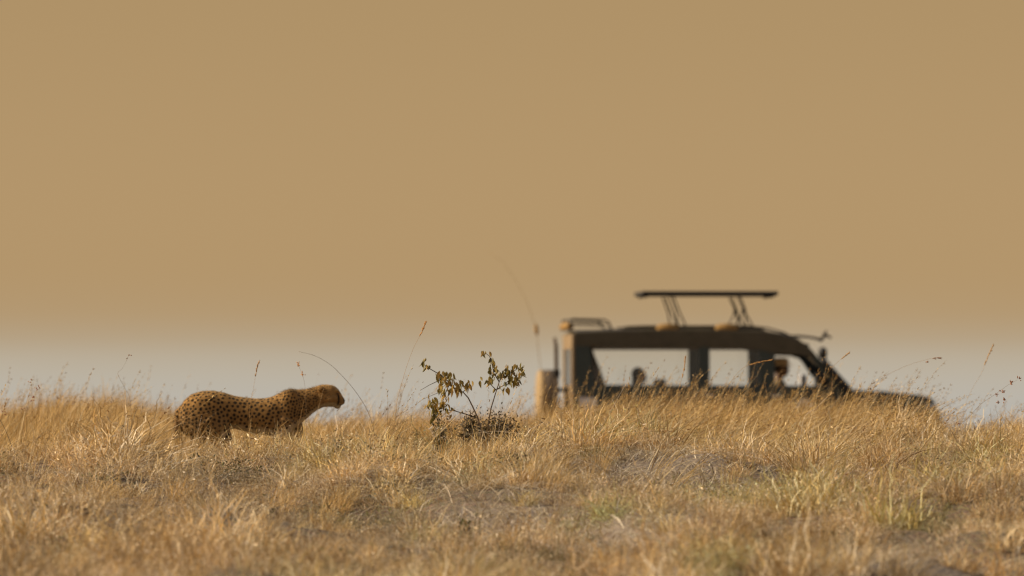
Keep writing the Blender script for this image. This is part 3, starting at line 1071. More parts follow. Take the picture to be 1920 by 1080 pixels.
def build_vehicle():
    rz = R(4.0)
    wx = (VX - 960) * VS
    root = empty('safari_vehicle', (wx, VD, -(VY - EYE_PX) * VS), rz)
    tag(root, 'dark green open sided safari vehicle with its roof hatch raised behind the ridge', 'safari vehicle')

    def part(name, fn, m, parent=root, bevel=.008, smooth=False):
        bm = bmesh.new()
        fn(bm)
        return finish(name, bm, m, parent, smooth, bevel)

    RW, FW = 1207, 1640
    prof = [(1068, 722), (1572, 724), (1580, 737), (1660, 741), (1738, 750), (1747, 763), (1748, 838)] + arc(FW, 847, 66, 8, 172) + [(1560, 852), (1290, 852)] + arc(RW, 847, 66, 2, 178) + [(1069, 840)]
    prof = [V(*p) for p in prof]

    def body(bm):
        for s in (-1, 1):
            prism(bm, prof, s * HW, s * (HW - .05))
        box(bm, vx(1066), vx(1570), -HW + .052, HW - .052, vz(838), vz(832))          # floor
        box(bm, vx(1070), vx(1076), -HW + .052, HW - .052, vz(836), vz(722))          # tail wall
        box(bm, vx(1560), vx(1567), -HW + .052, HW - .052, vz(830), vz(728))          # firewall
        box(bm, vx(1742), vx(1747), -HW + .052, HW - .052, vz(800), vz(764))          # nose
        box(bm, vx(1100), vx(1740), -.32, .32, vz(862), vz(846))                      # chassis
    bd = part('body', body, M_PAINT)

    def hood(bm):
        prism(bm, [V(1570, 736), V(1584, 731), V(1650, 734), V(1720, 741), V(1741, 748), V(1741, 756), V(1570, 756)], -.70, .70)
    part('hood', hood, M_PAINT, bevel=.03)

    # roof: crowned shell with an opening under the hatch
    def roof(bm):
        st = [(1064, 633, 626), (1071, 624, 619), (1140, 621, 617), (1160, 620.7, 616.7), (1300, 619, 615), (1405, 621.6, 617.6), (1420, 622, 618), (1462, 629, 625), (1490, 638, 635)]
        rings = []
        for px, ze, zc in st:
            ring = []
            for k in range(11):
                u = -1 + 2 * k / 10
                z = vz(ze) + (vz(zc) - vz(ze)) * max(1 - u * u, 0) ** .7
                ring.append(bm.verts.new((vx(px), u * (HW - .03), z)))
            ring += [bm.verts.new((vx(px), HW - .03, vz(ze) - .05)), bm.verts.new((vx(px), -HW + .03, vz(ze) - .05))]
            rings.append(ring)
        for a, (r0, r1) in enumerate(zip(rings, rings[1:])):
            for k in range(13):
                if st[a][0] in (1160, 1300) and (2 <= k <= 7 or k == 11):
                    continue
                m = (k + 1) % 13
                bm.faces.new((r0[k], r0[m], r1[m], r1[k]))
        bm.faces.new(rings[0][::-1])
        bm.faces.new(rings[-1])
    rf = part('roof', roof, M_PAINT_D, bevel=0)

    def cant(bm):
        for s in (-1, 1):
            prism(bm, [V(1067, 625), V(1140, 622), V(1300, 620.5), V(1425, 623.5), V(1465, 631.5), V(1496, 643), V(1508, 655), V(1518, 671), V(1506, 671), V(1494, 667), V(1442, 665), V(1395, 653), V(1067, 650)], s * (HW - .01), s * (HW - .06))
    part('roof_side', cant, M_PAINT_D)

    for s in (-1, 1):
        part('headlining', lambda bm, s=s: prism(bm, [V(1070, 648), V(1440, 648), V(1440, 655.5), V(1070, 655.5)], s * (HW - .065), s * (HW - .10)), M_INNER)

    def hatch_base(bm):
        for y in (-.66, .60):
            prism(bm, [V(1148, 622), V(1166, 612.5), V(1200, 611), V(1400, 611), V(1424, 618), V(1424, 624), V(1148, 624)], y, y + .06)
        prism(bm, [V(1148, 622), V(1160, 615.5), V(1160, 624), V(1148, 624)], -.60, .60)
        prism(bm, [V(1406, 613), V(1424, 618), V(1424, 624), V(1406, 624)], -.60, .60)
    part('hatch_coaming', hatch_base, M_PAINT_D, bevel=.006)

    for y in (-.62, .62):
        part('front_roof_rail', lambda bm, y=y: tube(bm, [(vx(1398), y, vz(613)), (vx(1430), y, vz(616)), (vx(1462), y, vz(625)), (vx(1486), y, vz(637))], .013, 6), M_BLACK, bevel=0, smooth=True)

    # raised hatch
    def hatch(bm):
        box(bm, vx(1196), vx(1451), -.64, .64, vz(555.5), vz(547))
        for px in (1205, 1441):
            box(bm, vx(px) - .02, vx(px) + .02, -.60, .60, vz(559), vz(555.3))
    hp = part('roof_hatch', hatch, M_BLACK, bevel=.012)
    for y in (-.60, .60):
        for pts in ([(1249, 557), (1259, 585), (1264, 612)], [(1255, 557), (1265, 583), (1278, 612)], [(1375, 557), (1388, 585), (1404, 613)], [(1387, 583), (1378, 600), (1372, 613)], [(1380, 557), (1389, 580), (1391, 612)]):
            part('strut', lambda bm, pts=pts, y=y: tube(bm, [(vx(a), y, vz(b)) for a, b in pts], .011, 6), M_BLACK, hp, 0, True)
        part('joint', lambda bm, y=y: ellipsoid(bm, (vx(1387), y, vz(584)), (.035, .02, .03), 10, 6), M_BLACK, hp, 0, True)

    # canvas rolls strapped on the roof edge
    for a, b in ((1222, 1263), (1332, 1374)):
        def roll(bm, a=a, b=b):
            tube(bm, [(vx(a), -.74, vz(618)), (vx(a + 5), -.74, vz(617)), (vx((a + b) / 2), -.74, vz(616)), (vx(b - 5), -.74, vz(617)), (vx(b), -.74, vz(618))], [.03, .058, .064, .056, .03], 10)
        part('canvas_roll', roll, M_TAN, root, 0, True)

    # roof rack at the back
    def rack(bm):
        for s in (-1, 1):
            y = s * .62
            tube(bm, [(vx(1061), y, vz(620)), (vx(1061), y, vz(601)), (vx(1066), y, vz(599.5)), (vx(1126), y, vz(601)), (vx(1133), y, vz(605)), (vx(1139), y, vz(618))], .014, 6)
            tube(bm, [(vx(1063), y, vz(608)), (vx(1135), y, vz(609.5))], .009, 6)
        tube(bm, [(vx(1061), -.62, vz(601)), (vx(1061), .62, vz(601))], .014, 6)
        tube(bm, [(vx(1061), -.62, vz(609)), (vx(1061), .62, vz(609))], .012, 6)
        tube(bm, [(vx(1139), -.62, vz(617)), (vx(1139), .62, vz(617))], .014, 6)
    part('roof_rack', rack, M_BLACK, rf, 0, True)
    part('canvas_roll', lambda bm: tube(bm, [(vx(1061), -.60, vz(613)), (vx(1061), 0, vz(612)), (vx(1061), .60, vz(613))], [.05, .055, .05], 10), M_TAN, root, 0, True)

    # pillars
    for s in (-1, 1):
        for a, b, c, d in ((1068, 1097, 1068, 1104), (1300, 1320, 1300, 1320), (1413, 1442, 1413, 1442)):
            part('pillar', lambda bm, a=a, b=b, c=c, d=d, s=s: prism(bm, [V(a, 648), V(b, 648), V(d, 724), V(c, 724)], s * (HW - .012), s * (HW - .075)), M_PAINT)
        part('windscreen_pillar', lambda bm, s=s: prism(bm, [V(1494, 655), V(1508, 653), V(1579, 737), V(1560, 737), V(1530, 700), V(1516, 679)], s * (HW - .015), s * (HW - .085)), M_PAINT)
    # window panes: side quarters, sliding middle panes, and the windscreen
    for s in (-1, 1):
        y = s * (HW - .045)
        part('side_window', lambda bm, y=y: box(bm, vx(1320), vx(1413), y - .003, y + .003, vz(722), vz(650)), M_GLASS, bevel=0)
        part('side_window', lambda bm, y=y: box(bm, vx(1104), vx(1300), y - .003, y + .003, vz(722), vz(650)), M_GLASS, bevel=0)

    def screen(bm):
        a, b = V(1507, 657), V(1574, 735)
        vs = [bm.verts.new(p) for p in ((a[0], -.74, a[1]), (a[0], .74, a[1]), (b[0], .74, b[1]), (b[0], -.74, b[1]))]
        ws = [bm.verts.new((v.co.x - .006, v.co.y, v.co.z - .003)) for v in vs]
        bm.faces.new(vs)
        bm.faces.new(ws[::-1])
        for i in range(4):
            bm.faces.new((vs[i], vs[(i + 1) % 4], ws[(i + 1) % 4], ws[i]))
    part('windscreen', screen, M_GLASS, bevel=0)
    part('windscreen_frame', lambda bm: (box(bm, vx(1495), vx(1507), -HW + .09, HW - .09, vz(658), vz(645)), box(bm, vx(1563), vx(1574), -HW + .09, HW - .09, vz(744), vz(733))), M_PAINT)
    # doors, proud of the side, each with a handle
    for s in (-1, 1):
        for a, b in ((1428, 1556), (1305, 1420)):
            d = part('door', lambda bm, a=a, b=b, s=s: prism(bm, [V(a, 728), V(b, 728), V(b, 846), V(a, 846)], s * (HW + .001), s * (HW + .016)), M_PAINT, bevel=.01)
            part('handle', lambda bm, a=a, s=s: box(bm, vx(a + 6), vx(a + 24), s * (HW + .014) if s > 0 else -HW - .045, HW + .045 if s > 0 else -HW - .014, vz(745), vz(741)), M_CHROME, d)
        part('sticker', lambda bm, s=s: prism(bm, [(vx(1497) + .13 * math.cos(i * math.pi / 10), vz(766) + .12 * math.sin(i * math.pi / 10)) for i in range(20)], s * (HW + .0155), s * (HW + .0185)), M_WHITE, bevel=0)
        part('sticker', lambda bm, s=s: prism(bm, [V(1076, 745), V(1109, 747), V(1109, 779), V(1076, 779)], s * (HW + .001), s * (HW + .004)), M_WHITE, bevel=0)
        part('step_bar', lambda bm, s=s: tube(bm, [(vx(1290), s * (HW + .06), vz(862)), (vx(1570), s * (HW + .06), vz(862))], .03, 8), M_BLACK, bevel=0, smooth=True)
        for c in (RW, FW):
            pts = arc(c, 847, 66, 4, 176, 13)
            outer = arc(c, 847, 73, 4, 176, 13)
            part('wheel_arch', lambda bm, pts=pts, outer=outer, s=s: prism(bm, [V(*p) for p in outer] + [V(*p) for p in pts[::-1]], s * (HW - .02), s * (HW + .05)), M_BLACK)
            w = part('wheel', lambda bm, c=c, s=s: lathe_y(bm, [(.06, -.03), (.08, -.05), (.08, .05), (.06, .03)], (vx(c), s * (HW - .1), vz(847)), 16), M_RIM, bevel=0, smooth=True)
            part('tyre', lambda bm, c=c, s=s: lathe_y(bm, [(.24, -.10), (.30, -.13), (.375, -.12), (.402, -.07), (.405, 0), (.402, .07), (.375, .12), (.30, .13), (.24, .10), (.235, 0), (.24, -.10)], (vx(c), s * (HW - .1), vz(847)), 32), M_RUBBER, w, 0, True)
            part('rim', lambda bm, c=c, s=s: lathe_y(bm, [(.05, .04), (.12, .06), (.20, .045), (.238, .09), (.24, -.09), (.20, -.02), (.05, -.02)] if s > 0 else [(.05, -.04), (.12, -.06), (.20, -.045), (.238, -.09), (.24, .09), (.20, .02), (.05, .02)], (vx(c), s * (HW - .1), vz(847)), 24), M_RIM, w, 0, True)
    # nose
    for s in (-1, 1):
        h = part('headlight', lambda bm, s=s: ellipsoid(bm, (vx(1746), s * .60, vz(782)), (.035, .10, .10), 16, 8), M_LAMP, root, 0, True)
        part('indicator', lambda bm, s=s: box(bm, vx(1725), vx(1745), s * (HW - .01) if s > 0 else -HW - .018, HW + .018 if s > 0 else -HW + .01, vz(766), vz(758)), M_LAMP, root, .004)
    g = part('grille', lambda bm: box(bm, vx(1747), vx(1749.5), -.44, .44, vz(797), vz(766)), M_BLACK)
    for i in range(5):
        part('slat', lambda bm, i=i: box(bm, vx(1749.5), vx(1751), -.43, .43, vz(794 - 6 * i), vz(791 - 6 * i)), M_CHROME, g, 0)
    part('bumper', lambda bm: box(bm, vx(1750), vx(1764), -.86, .86, vz(842), vz(822)), M_BLACK, bevel=.02)
    part('bull_bar', lambda bm: [tube(bm, [(vx(1757), s * .45, vz(840)), (vx(1759), s * .45, vz(800)), (vx(1755), s * .45, vz(775)), (vx(1755), 0, vz(772)), ] if s else [(vx(1760), -.7, vz(806)), (vx(1760), .7, vz(806))], .024, 8) for s in (-1, 0, 1)], M_BLACK, bevel=0, smooth=True)
    # snorkel on the near front pillar
    sn = part('snorkel', lambda bm: tube(bm, [(vx(1590), -HW - .03, vz(760)), (vx(1580), -HW - .04, vz(732)), (vx(1552), -HW - .03, vz(700)), (vx(1536), -HW - .02, vz(682)), (vx(1531), -HW - .02, vz(672))], [.05, .05, .045, .042, .042], 10), M_BLACK, bevel=0, smooth=True)
    part('snorkel_head', lambda bm: tube(bm, [(vx(1531), -HW - .02, vz(674)), (vx(1531), -HW - .02, vz(670)), (vx(1531), -HW - .02, vz(660)), (vx(1531), -HW - .02, vz(654)), (vx(1531), -HW - .02, vz(652))], [.03, .056, .060, .045, .02], 12), M_BLACK, sn, 0, True)
    # spotlight arm over the windscreen
    arm = part('spotlight_arm', lambda bm: tube(bm, [(vx(1474), -.5, vz(631)), (vx(1490), -.5, vz(631)), (vx(1512), -.5, vz(633)), (vx(1536), -.5, vz(638))], [.012, .018, .016, .02], 7), M_BLACK, bevel=0, smooth=True)
    part('clamp', lambda bm: (tube(bm, [(vx(1530), -.5, vz(640)), (vx(1541), -.5, vz(630)), (vx(1543), -.5, vz(620))], [.022, .02, .01], 7), tube(bm, [(vx(1536), -.5, vz(626)), (vx(1552), -.5, vz(634))], [.012, .018], 7)), M_BLACK, arm, 0, True)
    # mirrors; the far one is white, its sunlit brightness put into the colour
    for s, px, mm in ((-1, 1521, M_BLACK), (1, 1519, M_WHITE)):
        mi = part('wing_mirror', lambda bm, s=s, px=px: box(bm, vx(px) - .045, vx(px) + .045, s * (HW + .06) if s > 0 else -HW - .22, HW + .22 if s > 0 else -HW - .06, vz(722), vz(701)), mm, bevel=.02)
        part('mirror_arm', lambda bm, s=s, px=px: tube(bm, [(vx(px), s * (HW + .12), vz(718)), (vx(px + 8), s * (HW - .02), vz(727))], .012, 6), M_BLACK, mi, 0, True)
    # back: spare wheel under a canvas cover, ladder post, whip aerial
    rd = part('rear_door', lambda bm: [prism(bm, [V(1063, 628), V(1067.5, 628), V(1067.5, 838), V(1063, 838)], y0, y1) for y0, y1 in ((-HW + .01, -.60), (.60, HW - .01))] + [prism(bm, [V(1063, a), V(1067.5, a), V(1067.5, b), V(1063, b)], -.60, .60) for a, b in ((628, 655), (722, 838))], M_TAIL, bevel=0)
    part('rear_window', lambda bm: box(bm, vx(1064.5), vx(1065.5), -.60, .60, vz(722), vz(655)), M_GLASS, rd, 0)
    def disc(bm, st):
        rings_to_bm(bm, [[(vx(xp), .12 + r * .40 * math.cos(2 * math.pi * k / 28), vz(751) + r * .40 * math.sin(2 * math.pi * k / 28)) for k in range(28)] for xp, r in st])
    sw = part('spare_wheel', lambda bm: disc(bm, ((1040, .6), (1040, .93), (1036, 1.0), (1020, 1.0), (1017, .95), (1017, .6))), M_BROWN, bevel=0, smooth=True)
    part('spare_wheel_cover', lambda bm: disc(bm, ((1019.5, .99), (1014, 1.01), (1009, .96), (1007, .85), (1006, .3))), M_CANVAS, sw, 0, True)
    for a, b in ((775, 765), (735, 728)):
        part('spare_carrier', lambda bm, a=a, b=b: box(bm, vx(1039), vx(1062.5), .0, .24, vz(a), vz(b)), M_BLACK)
    jk = part('jack_post', lambda bm: tube(bm, [(vx(1032), -.62, vz(634)), (vx(1035), -.62, vz(650)), (vx(1036), -.62, vz(720)), (vx(1036), -.62, vz(838))], [.018, .026, .028, .028], 8), M_BROWN, bevel=0, smooth=True)
    part('clamp', lambda bm: box(bm, vx(1030), vx(1042), -.66, -.58, vz(708), vz(694)), M_BLACK, jk, .005)
    part('rear_bumper', lambda bm: box(bm, vx(1030), vx(1060), -.8, .8, vz(850), vz(838)), M_BLACK, bevel=.01)
    ant = part('aerial', lambda bm: tube(bm, [(vx(p), .66, vz(q)) for p, q in ((1034, 840), (1024, 740), (1016, 660), (1011, 615), (996, 570), (975, 528), (950, 492), (922, 470))], [.006, .005, .004, .0032, .0022, .0018, .0015, .0012], 6), M_TAN, bevel=0, smooth=True)
    part('spring', lambda bm: tube(bm, [(vx(1013), .66, vz(628)), (vx(1012), .66, vz(622)), (vx(1011), .66, vz(612)), (vx(1010), .66, vz(606))], [.008, .026, .024, .008], 8), M_TAN, ant, 0, True)
    # cabin: seats, headrests, steering wheel, gathered curtain
    for px, s in ((1455, -1), (1455, 1), (1345, -1), (1345, 1), (1255, -1), (1255, 1), (1178, -1), (1178, 1)):
        y = s * .40

        def seat(bm, px=px, y=y):
            box(bm, vx(px - 20), vx(px + 50), y - .23, y + .23, vz(800), vz(782))
            prism(bm, [V(px - 20, 800), V(px - 6, 800), V(px - 14, 726), V(px - 26, 726)], y - .22, y + .22)
        st = part('seat', seat, M_SEAT, bevel=.03)
        if px not in (1178, 1345, 1455):
            part('headrest', lambda bm, px=px, y=y: box(bm, vx(px - 24), vx(px - 13), y - .12, y + .12, vz(724), vz(711)), M_SEAT, st, .02)

    def wheel(bm):
        c = Vector((vx(1509), -.40, vz(744)))
        ax = Vector((-.8, 0, .6))
        u = Vector((0, 1, 0))
        w = ax.cross(u)
        pts = [c + (u * math.cos(2 * math.pi * k / 24) + w * math.sin(2 * math.pi * k / 24)) * .19 for k in range(25)]
        tube(bm, pts, .014, 8)
        for k in (0, 8, 16):
            tube(bm, [c, pts[k]], .012, 6)
        tube(bm, [c, c + Vector((.28, 0, -.22))], .02, 6)
    part('steering_wheel', wheel, M_BLACK, root, 0, True)
    part('dashboard', lambda bm: prism(bm, [V(1534, 729), V(1566, 727), V(1566, 790), V(1545, 790)], -.74, .74), M_BLACK, bevel=.03)

    def curtain(bm):
        rings = []
        for j, (pt, wdt) in enumerate(((655, 5), (668, 9), (685, 16), (700, 22), (718, 29), (735, 32))):
            ring = []
            for k in range(16):
                a = 2 * math.pi * k / 16
                fold = 1 + .12 * math.cos(5 * a + j)
                ring.append((vx(1098 + wdt / 2) + wdt / 2 * VS * math.cos(a) * fold, -.62 + .07 * math.sin(a) * fold, vz(pt)))
            rings.append(ring)
        rings_to_bm(bm, rings)
    part('curtain', curtain, M_SEAT, root, 0, True)
    return root


VEH = build_vehicle()
bpy.context.view_layer.update()
VM = VEH.matrix_world.copy()


# ----------------------------------------------------------------- people in the vehicle
M_SKIN = mat('dark_skin', (.16, .085, .05), .55, noise=.15, scale=30)
M_SKIN2 = mat('tanned_skin', (.30, .17, .10), .55, noise=.15, scale=30)
M_KHAKI = mat('khaki_cloth', (.22, .16, .09), .85, noise=.2, scale=25, bump=.2)
M_NAVY = mat('dark_jacket_cloth', (.045, .04, .035), .85, noise=.25, scale=25, bump=.2)
M_TROUSER = mat('dark_trouser_cloth', (.05, .045, .035), .85, noise=.2, scale=25)
M_HAIR = mat('dark_hair', (.018, .012, .008), .6, noise=.4, scale=60)
M_HAT = mat('sand_hat_cloth', (.66, .47, .26), .85, noise=.2, scale=30, bump=.2)


def build_person(label, px, py_top, y, lean, skin, shirt, hat, hands_fwd, hair_long=False, size=1.0):
    """seated figure facing +x; head crown at pixel row py_top, seat under pixel column px"""
    loc = VM @ Vector((vx(px), y, vz(py_top) - .86 * size))
    root = empty('person', loc, VEH.rotation_euler.z)
    root.scale = (size, size, size)
    tag(root, label, 'person')
    hz_, nk = .76, .615
    hx = lean + .03

    def fingers(bm, p, d):
        side = Vector((0, 1, 0))
        p, d = Vector(p), Vector(d).normalized()
        dn = Vector((d.z, 0, -d.x))
        for j, ln in enumerate((.065, .075, .07, .055)):
            b = p + side * (-.03 + .02 * j)
            tube(bm, [b - d * .03, b + d * .03, b + d * ln + dn * .012, b + d * (ln + .005) + dn * .04], [.009, .009, .008, .006], 6)
        tube(bm, [p + side * .035 - d * .04, p + side * .055, p + side * .055 + d * .03 + dn * .02], [.012, .010, .007], 6)
    bm = bmesh.new()
    ellipsoid(bm, (hx, 0, hz_), (.098, .076, .108), 16, 12)                 # skull
    ellipsoid(bm, (hx + .048, 0, hz_ - .055), (.052, .05, .062), 14, 10)      # jaw
    tube(bm, [(hx + .088, 0, hz_ + .015), (hx + .108, 0, hz_ - .015), (hx + .102, 0, hz_ - .032)], [.008, .014, .012], 8)   # nose
    ellipsoid(bm, (hx + .094, 0, hz_ - .062), (.012, .025, .010), 10, 6)       # lips
    for s in (-1, 1):
        ellipsoid(bm, (hx - .005, s * .078, hz_ - .012), (.022, .010, .033), 10, 6)
    tube(bm, [(lean - .01, 0, nk - .06), (hx - .015, 0, nk + .05), (hx, 0, hz_ - .03)], [.062, .054, .056], 12)
    tube(bm, [(0, 0, .05), (lean * .3, 0, .25), (lean * .8, 0, .45), (lean, 0, nk - .05)], [(.16, .12), (.145, .11), (.17, .115), (.10, .08)], 14)
    arms = []
    for s in (-1, 1):
        sh = (lean, s * .19, nk - .09)
        if hands_fwd:
            elb, wr = (lean + .16, s * .25, .30), (lean + .36, s * .16, .36)
        else:
            elb, wr = (lean + .06, s * .25, .25), (lean + .26, s * .14, .16)
        arms.append((sh, elb, wr))
        tube(bm, [sh, elb], [.052, .042], 10)
        tube(bm, [elb, wr], [.042, .029], 10)
        d = (Vector(wr) - Vector(elb)).normalized()
        pm = Vector(wr) + d * .05
        tube(bm, [wr, Vector(wr) + d * .03, pm + d * .03], [(.03, .022), (.042, .018), (.042, .016)], 10)
        fingers(bm, pm + d * .03, d)
        tube(bm, [(0, s * .09, .07), (.42, s * .11, .10), (.45, s * .11, -.02), (.43, s * .11, -.30)], [.085, .065, .06, .042], 10)
        tube(bm, [(.41, s * .11, -.31), (.50, s * .12, -.335), (.56, s * .12, -.34)], [.04, .045, .03], 8)
    me = remesh_object('skin', bm, .009, 3, .5)
    b = link('skin', me, skin, root, True)
    b.name = 'body'
    for s in (-1, 1):
        e = bmesh.new()
        ellipsoid(e, (hx + .083, s * .031, hz_ + .008), (.012, .013, .010), 10, 6)
        finish('eye', e, M_HAIR, root, True)
    bm = bmesh.new()
    tube(bm, [(-.01, 0, .04), (lean * .3, 0, .25), (lean * .8, 0, .45), (lean, 0, nk - .06), (lean, 0, nk - .01)], [(.175, .135), (.162, .125), (.19, .13), (.15, .10), (.075, .07)], 16)
    for sh, elb, wr in arms:
        mid = [a * .5 + c * .5 for a, c in zip(elb, wr)]
        tube(bm, [(sh[0], sh[1] * .6, sh[2] + .03), sh, elb, mid], [.07, .072, .055, .048], 12)
    link('shirt', remesh_object('shirt', bm, .012, 3, .5), shirt, root, True)
    bm = bmesh.new()
    for s in (-1, 1):
        tube(bm, [(-.03, s * .08, .06), (.42, s * .11, .10), (.455, s * .11, .0), (.435, s * .11, -.27)], [.105, .078, .072, .062], 12)
    link('trousers', remesh_object('trousers', bm, .013, 3, .5), M_TROUSER, root, True)
    bm = bmesh.new()
    ellipsoid(bm, (hx - .022, 0, hz_ + .022), (.098, .086, .103), 16, 12)
    if hair_long:
        ellipsoid(bm, (hx - .06, 0, hz_ - .09), (.055, .08, .12), 12, 10)
    link('hair', remesh_object('hair', bm, .01, 2, .5), M_HAIR, root, True)
    if hat:
        bm = bmesh.new()
        prof = [(.155, .030), (.158, .036), (.115, .046), (.108, .060), (.103, .105), (.085, .128), (.02, .134), (.02, .11), (.075, .105), (.095, .06), (.098, .044), (.12, .03)]
        rings = [[(hx - .005 + r * 1.05 * math.cos(2 * math.pi * k / 24), r * math.sin(2 * math.pi * k / 24), hz_ + z) for k in range(24)] for r, z in prof]
        rings_to_bm(bm, rings, False)
        finish('hat', bm, M_HAT, root, True)
    return root


build_person('driver in a sand coloured hat and khaki shirt behind the steering wheel', 1450, 676, -.40, .03, M_SKIN, M_KHAKI, True, True)
build_person('dark haired passenger in a dark jacket sitting in the rear of the vehicle', 1187, 692, -.40, .02, M_SKIN2, M_NAVY, False, False, True, size=.88)


# ----------------------------------------------------------------- leafy sapling and low bushes
def leaf_mesh(name, ln, wd, col, curl, rng):
    t = np.linspace(0, 1, 6)
    wv = np.array([.08, .75, 1.0, .85, .5, .03]) * wd / 2
    vs, cs = [], []
    for a, w in zip(t, wv):
        zc = -curl * ln * a * a
        for s in (-1, 0, 1):
            vs.append((s * w, a * ln, zc + abs(s) * w * .45))
            cs.append(np.array(col) * (1.12 if s == 0 else 1.0) * (1 - .12 * (a > .9)))
    q = []
    for i in range(5):
        for j in range(2):
            k = i * 3 + j
            q.append((k, k + 1, k + 4, k + 3))
    me = from_arrays(name, vs, q, np.array(cs))
    me.materials.append(M_LEAF)
    return me


LEAF_COL = [(.18, .145, .034), (.26, .19, .045), (.12, .10, .028), (.36, .235, .055), (.44, .28, .075)]
rl = np.random.default_rng(17)
LEAVES = [[leaf_mesh('leaf', rl.uniform(.042, .062), rl.uniform(.017, .026), c, rl.uniform(.15, .5), rl) for _ in range(2)] for c in LEAF_COL]
PALE_LEAF = [leaf_mesh('dry_leaf', .05, .024, (.50, .43, .33), .5, rl) for _ in range(2)]


def bark(name, pts, r, parent, m):
    bm = bmesh.new()
    tube(bm, pts, r, 6)
    return finish(name, bm, m, parent, True)


M_BARK = mat('twig_bark', (.075, .05, .03), .85, noise=.5, scale=60)
M_TWIG = mat('dry_twig', (.16, .11, .07), .85, noise=.4, scale=60)
SD = 76.0


def place_leaf(me, parent, p, rng, down=.75, name='leaf'):
    o = bpy.data.objects.new(name, me)
    COL.objects.link(o)
    o.parent = parent
    o.location = p
    az = rng.uniform(0, 2 * math.pi)
    d = Vector((math.cos(az) * (1 - down) * 1.2, math.sin(az) * (1 - down) * 1.2, -down + rng.normal(0, .25))).normalized()
    q = d.to_track_quat('Y', 'Z')
    o.rotation_mode = 'QUATERNION'
    o.rotation_quaternion = q @ Matrix.Rotation(rng.uniform(0, 6.28), 4, 'Y').to_quaternion()
    s = rng.uniform(.75, 1.1)
    o.scale = (s, s, s)
    return o


def build_sapling(label, gpx, stems, clusters, seed, mix):
    rng = np.random.default_rng(seed)
    gx = (gpx - 960) * K * SD
    gz = tz(gx, SD)
    root = empty('sapling', (gx, SD, gz))
    tag(root, label, 'sapling', 'saplings growing from the dark bush')
    O = np.array([gx, SD, gz])

    def Q(px, py, dy=0.0):
        return tuple(at(px, py, SD) - O + np.array([0, dy, 0]))
    for i, (pts, r0, r1) in enumerate(stems):
        dy = rng.uniform(-.05, .05) if i else 0
        P = [Q(a, b, dy * j / max(len(pts) - 1, 1)) for j, (a, b) in enumerate(pts)]
        bark('stem' if i == 0 else 'twig', P, list(np.linspace(r0, r1, len(P))), root, M_BARK if i else M_TWIG)
    for (px, py, rx, ry, n) in clusters:
        for _ in range(int(n * 1.35 + .5)):
            a, b = rng.normal(px, rx), rng.normal(py, ry)
            c = rng.choice(len(LEAF_COL), p=mix)
            place_leaf(LEAVES[c][rng.integers(0, 2)], root, Q(a, b - 5, rng.normal(0, .06)), rng)
    return root


def build_saplings():
    ground = lambda gpx: EYE_PX - tz((gpx - 960) * K * SD, SD) / (K * SD)
    g1, g2 = ground(906), ground(914)
    build_sapling('upright leafy sapling with green leaf clusters at the top of its thin stem', 914,
                  [([(914, g2 + 4), (915, 800), (920, 768), (929, 738), (936, 716), (941, 703)], .0055, .003),
                   ([(931, 732), (921, 722), (912, 712)], .004, .002), ([(936, 716), (926, 700), (923, 684), (918, 668), (910, 662)], .004, .002), ([(937, 712), (950, 704), (962, 697), (972, 690), (980, 697)], .004, .002),
                   ([(932, 730), (945, 722), (955, 712)], .004, .002), ([(941, 703), (946, 694), (950, 690)], .003, .002), ([(962, 697), (968, 706), (972, 715)], .003, .002)],
                  [(914, 663, 5, 2.0, 4), (921, 679, 4, 5, 6), (926, 696, 5, 5, 9), (917, 715, 6, 4, 10), (932, 706, 5, 4, 8), (947, 700, 5, 5, 13), (960, 716, 6, 5, 14), (972, 699, 6, 6, 10), (980, 692, 4, 5, 4), (973, 715, 6, 5, 9), (940, 731, 7, 4, 5)],
                  31, [.36, .3, .2, .1, .04])
    build_sapling('drooping sapling with yellowing hanging leaves bent over to the left', 906,
                  [([(906, g1 + 4), (903, 806), (895, 782), (886, 762), (878, 746), (868, 735), (855, 731), (842, 722)], .007, .003),
                   ([(895, 784), (875, 777), (855, 771), (836, 768), (818, 764)], .0045, .002), ([(855, 731), (840, 715), (826, 703), (812, 695), (800, 688), (793, 681)], .005, .002),
                   ([(842, 722), (834, 740), (828, 760)], .004, .002), ([(826, 712), (805, 722), (788, 732)], .003, .0015), ([(862, 733), (864, 722), (860, 712)], .003, .002), ([(868, 735), (878, 726), (880, 718)], .003, .002), ([(826, 735), (808, 742), (790, 750)], .002, .001)],
                  [(797, 684, 3, 4, 6), (801, 692, 3, 4, 4), (826, 707, 5, 6, 15), (841, 711, 5, 7, 16), (830, 731, 6, 8, 16), (845, 727, 6, 6, 8), (861, 726, 5, 8, 13), (872, 724, 6, 6, 6), (879, 722, 3, 5, 4), (833, 752, 4, 7, 12), (810, 760, 6, 5, 10), (822, 766, 7, 6, 14), (835, 771, 6, 4, 6), (806, 752, 3, 6, 4), (814, 778, 5, 7, 6)],
                  32, [.22, .26, .14, .24, .14])


build_saplings()


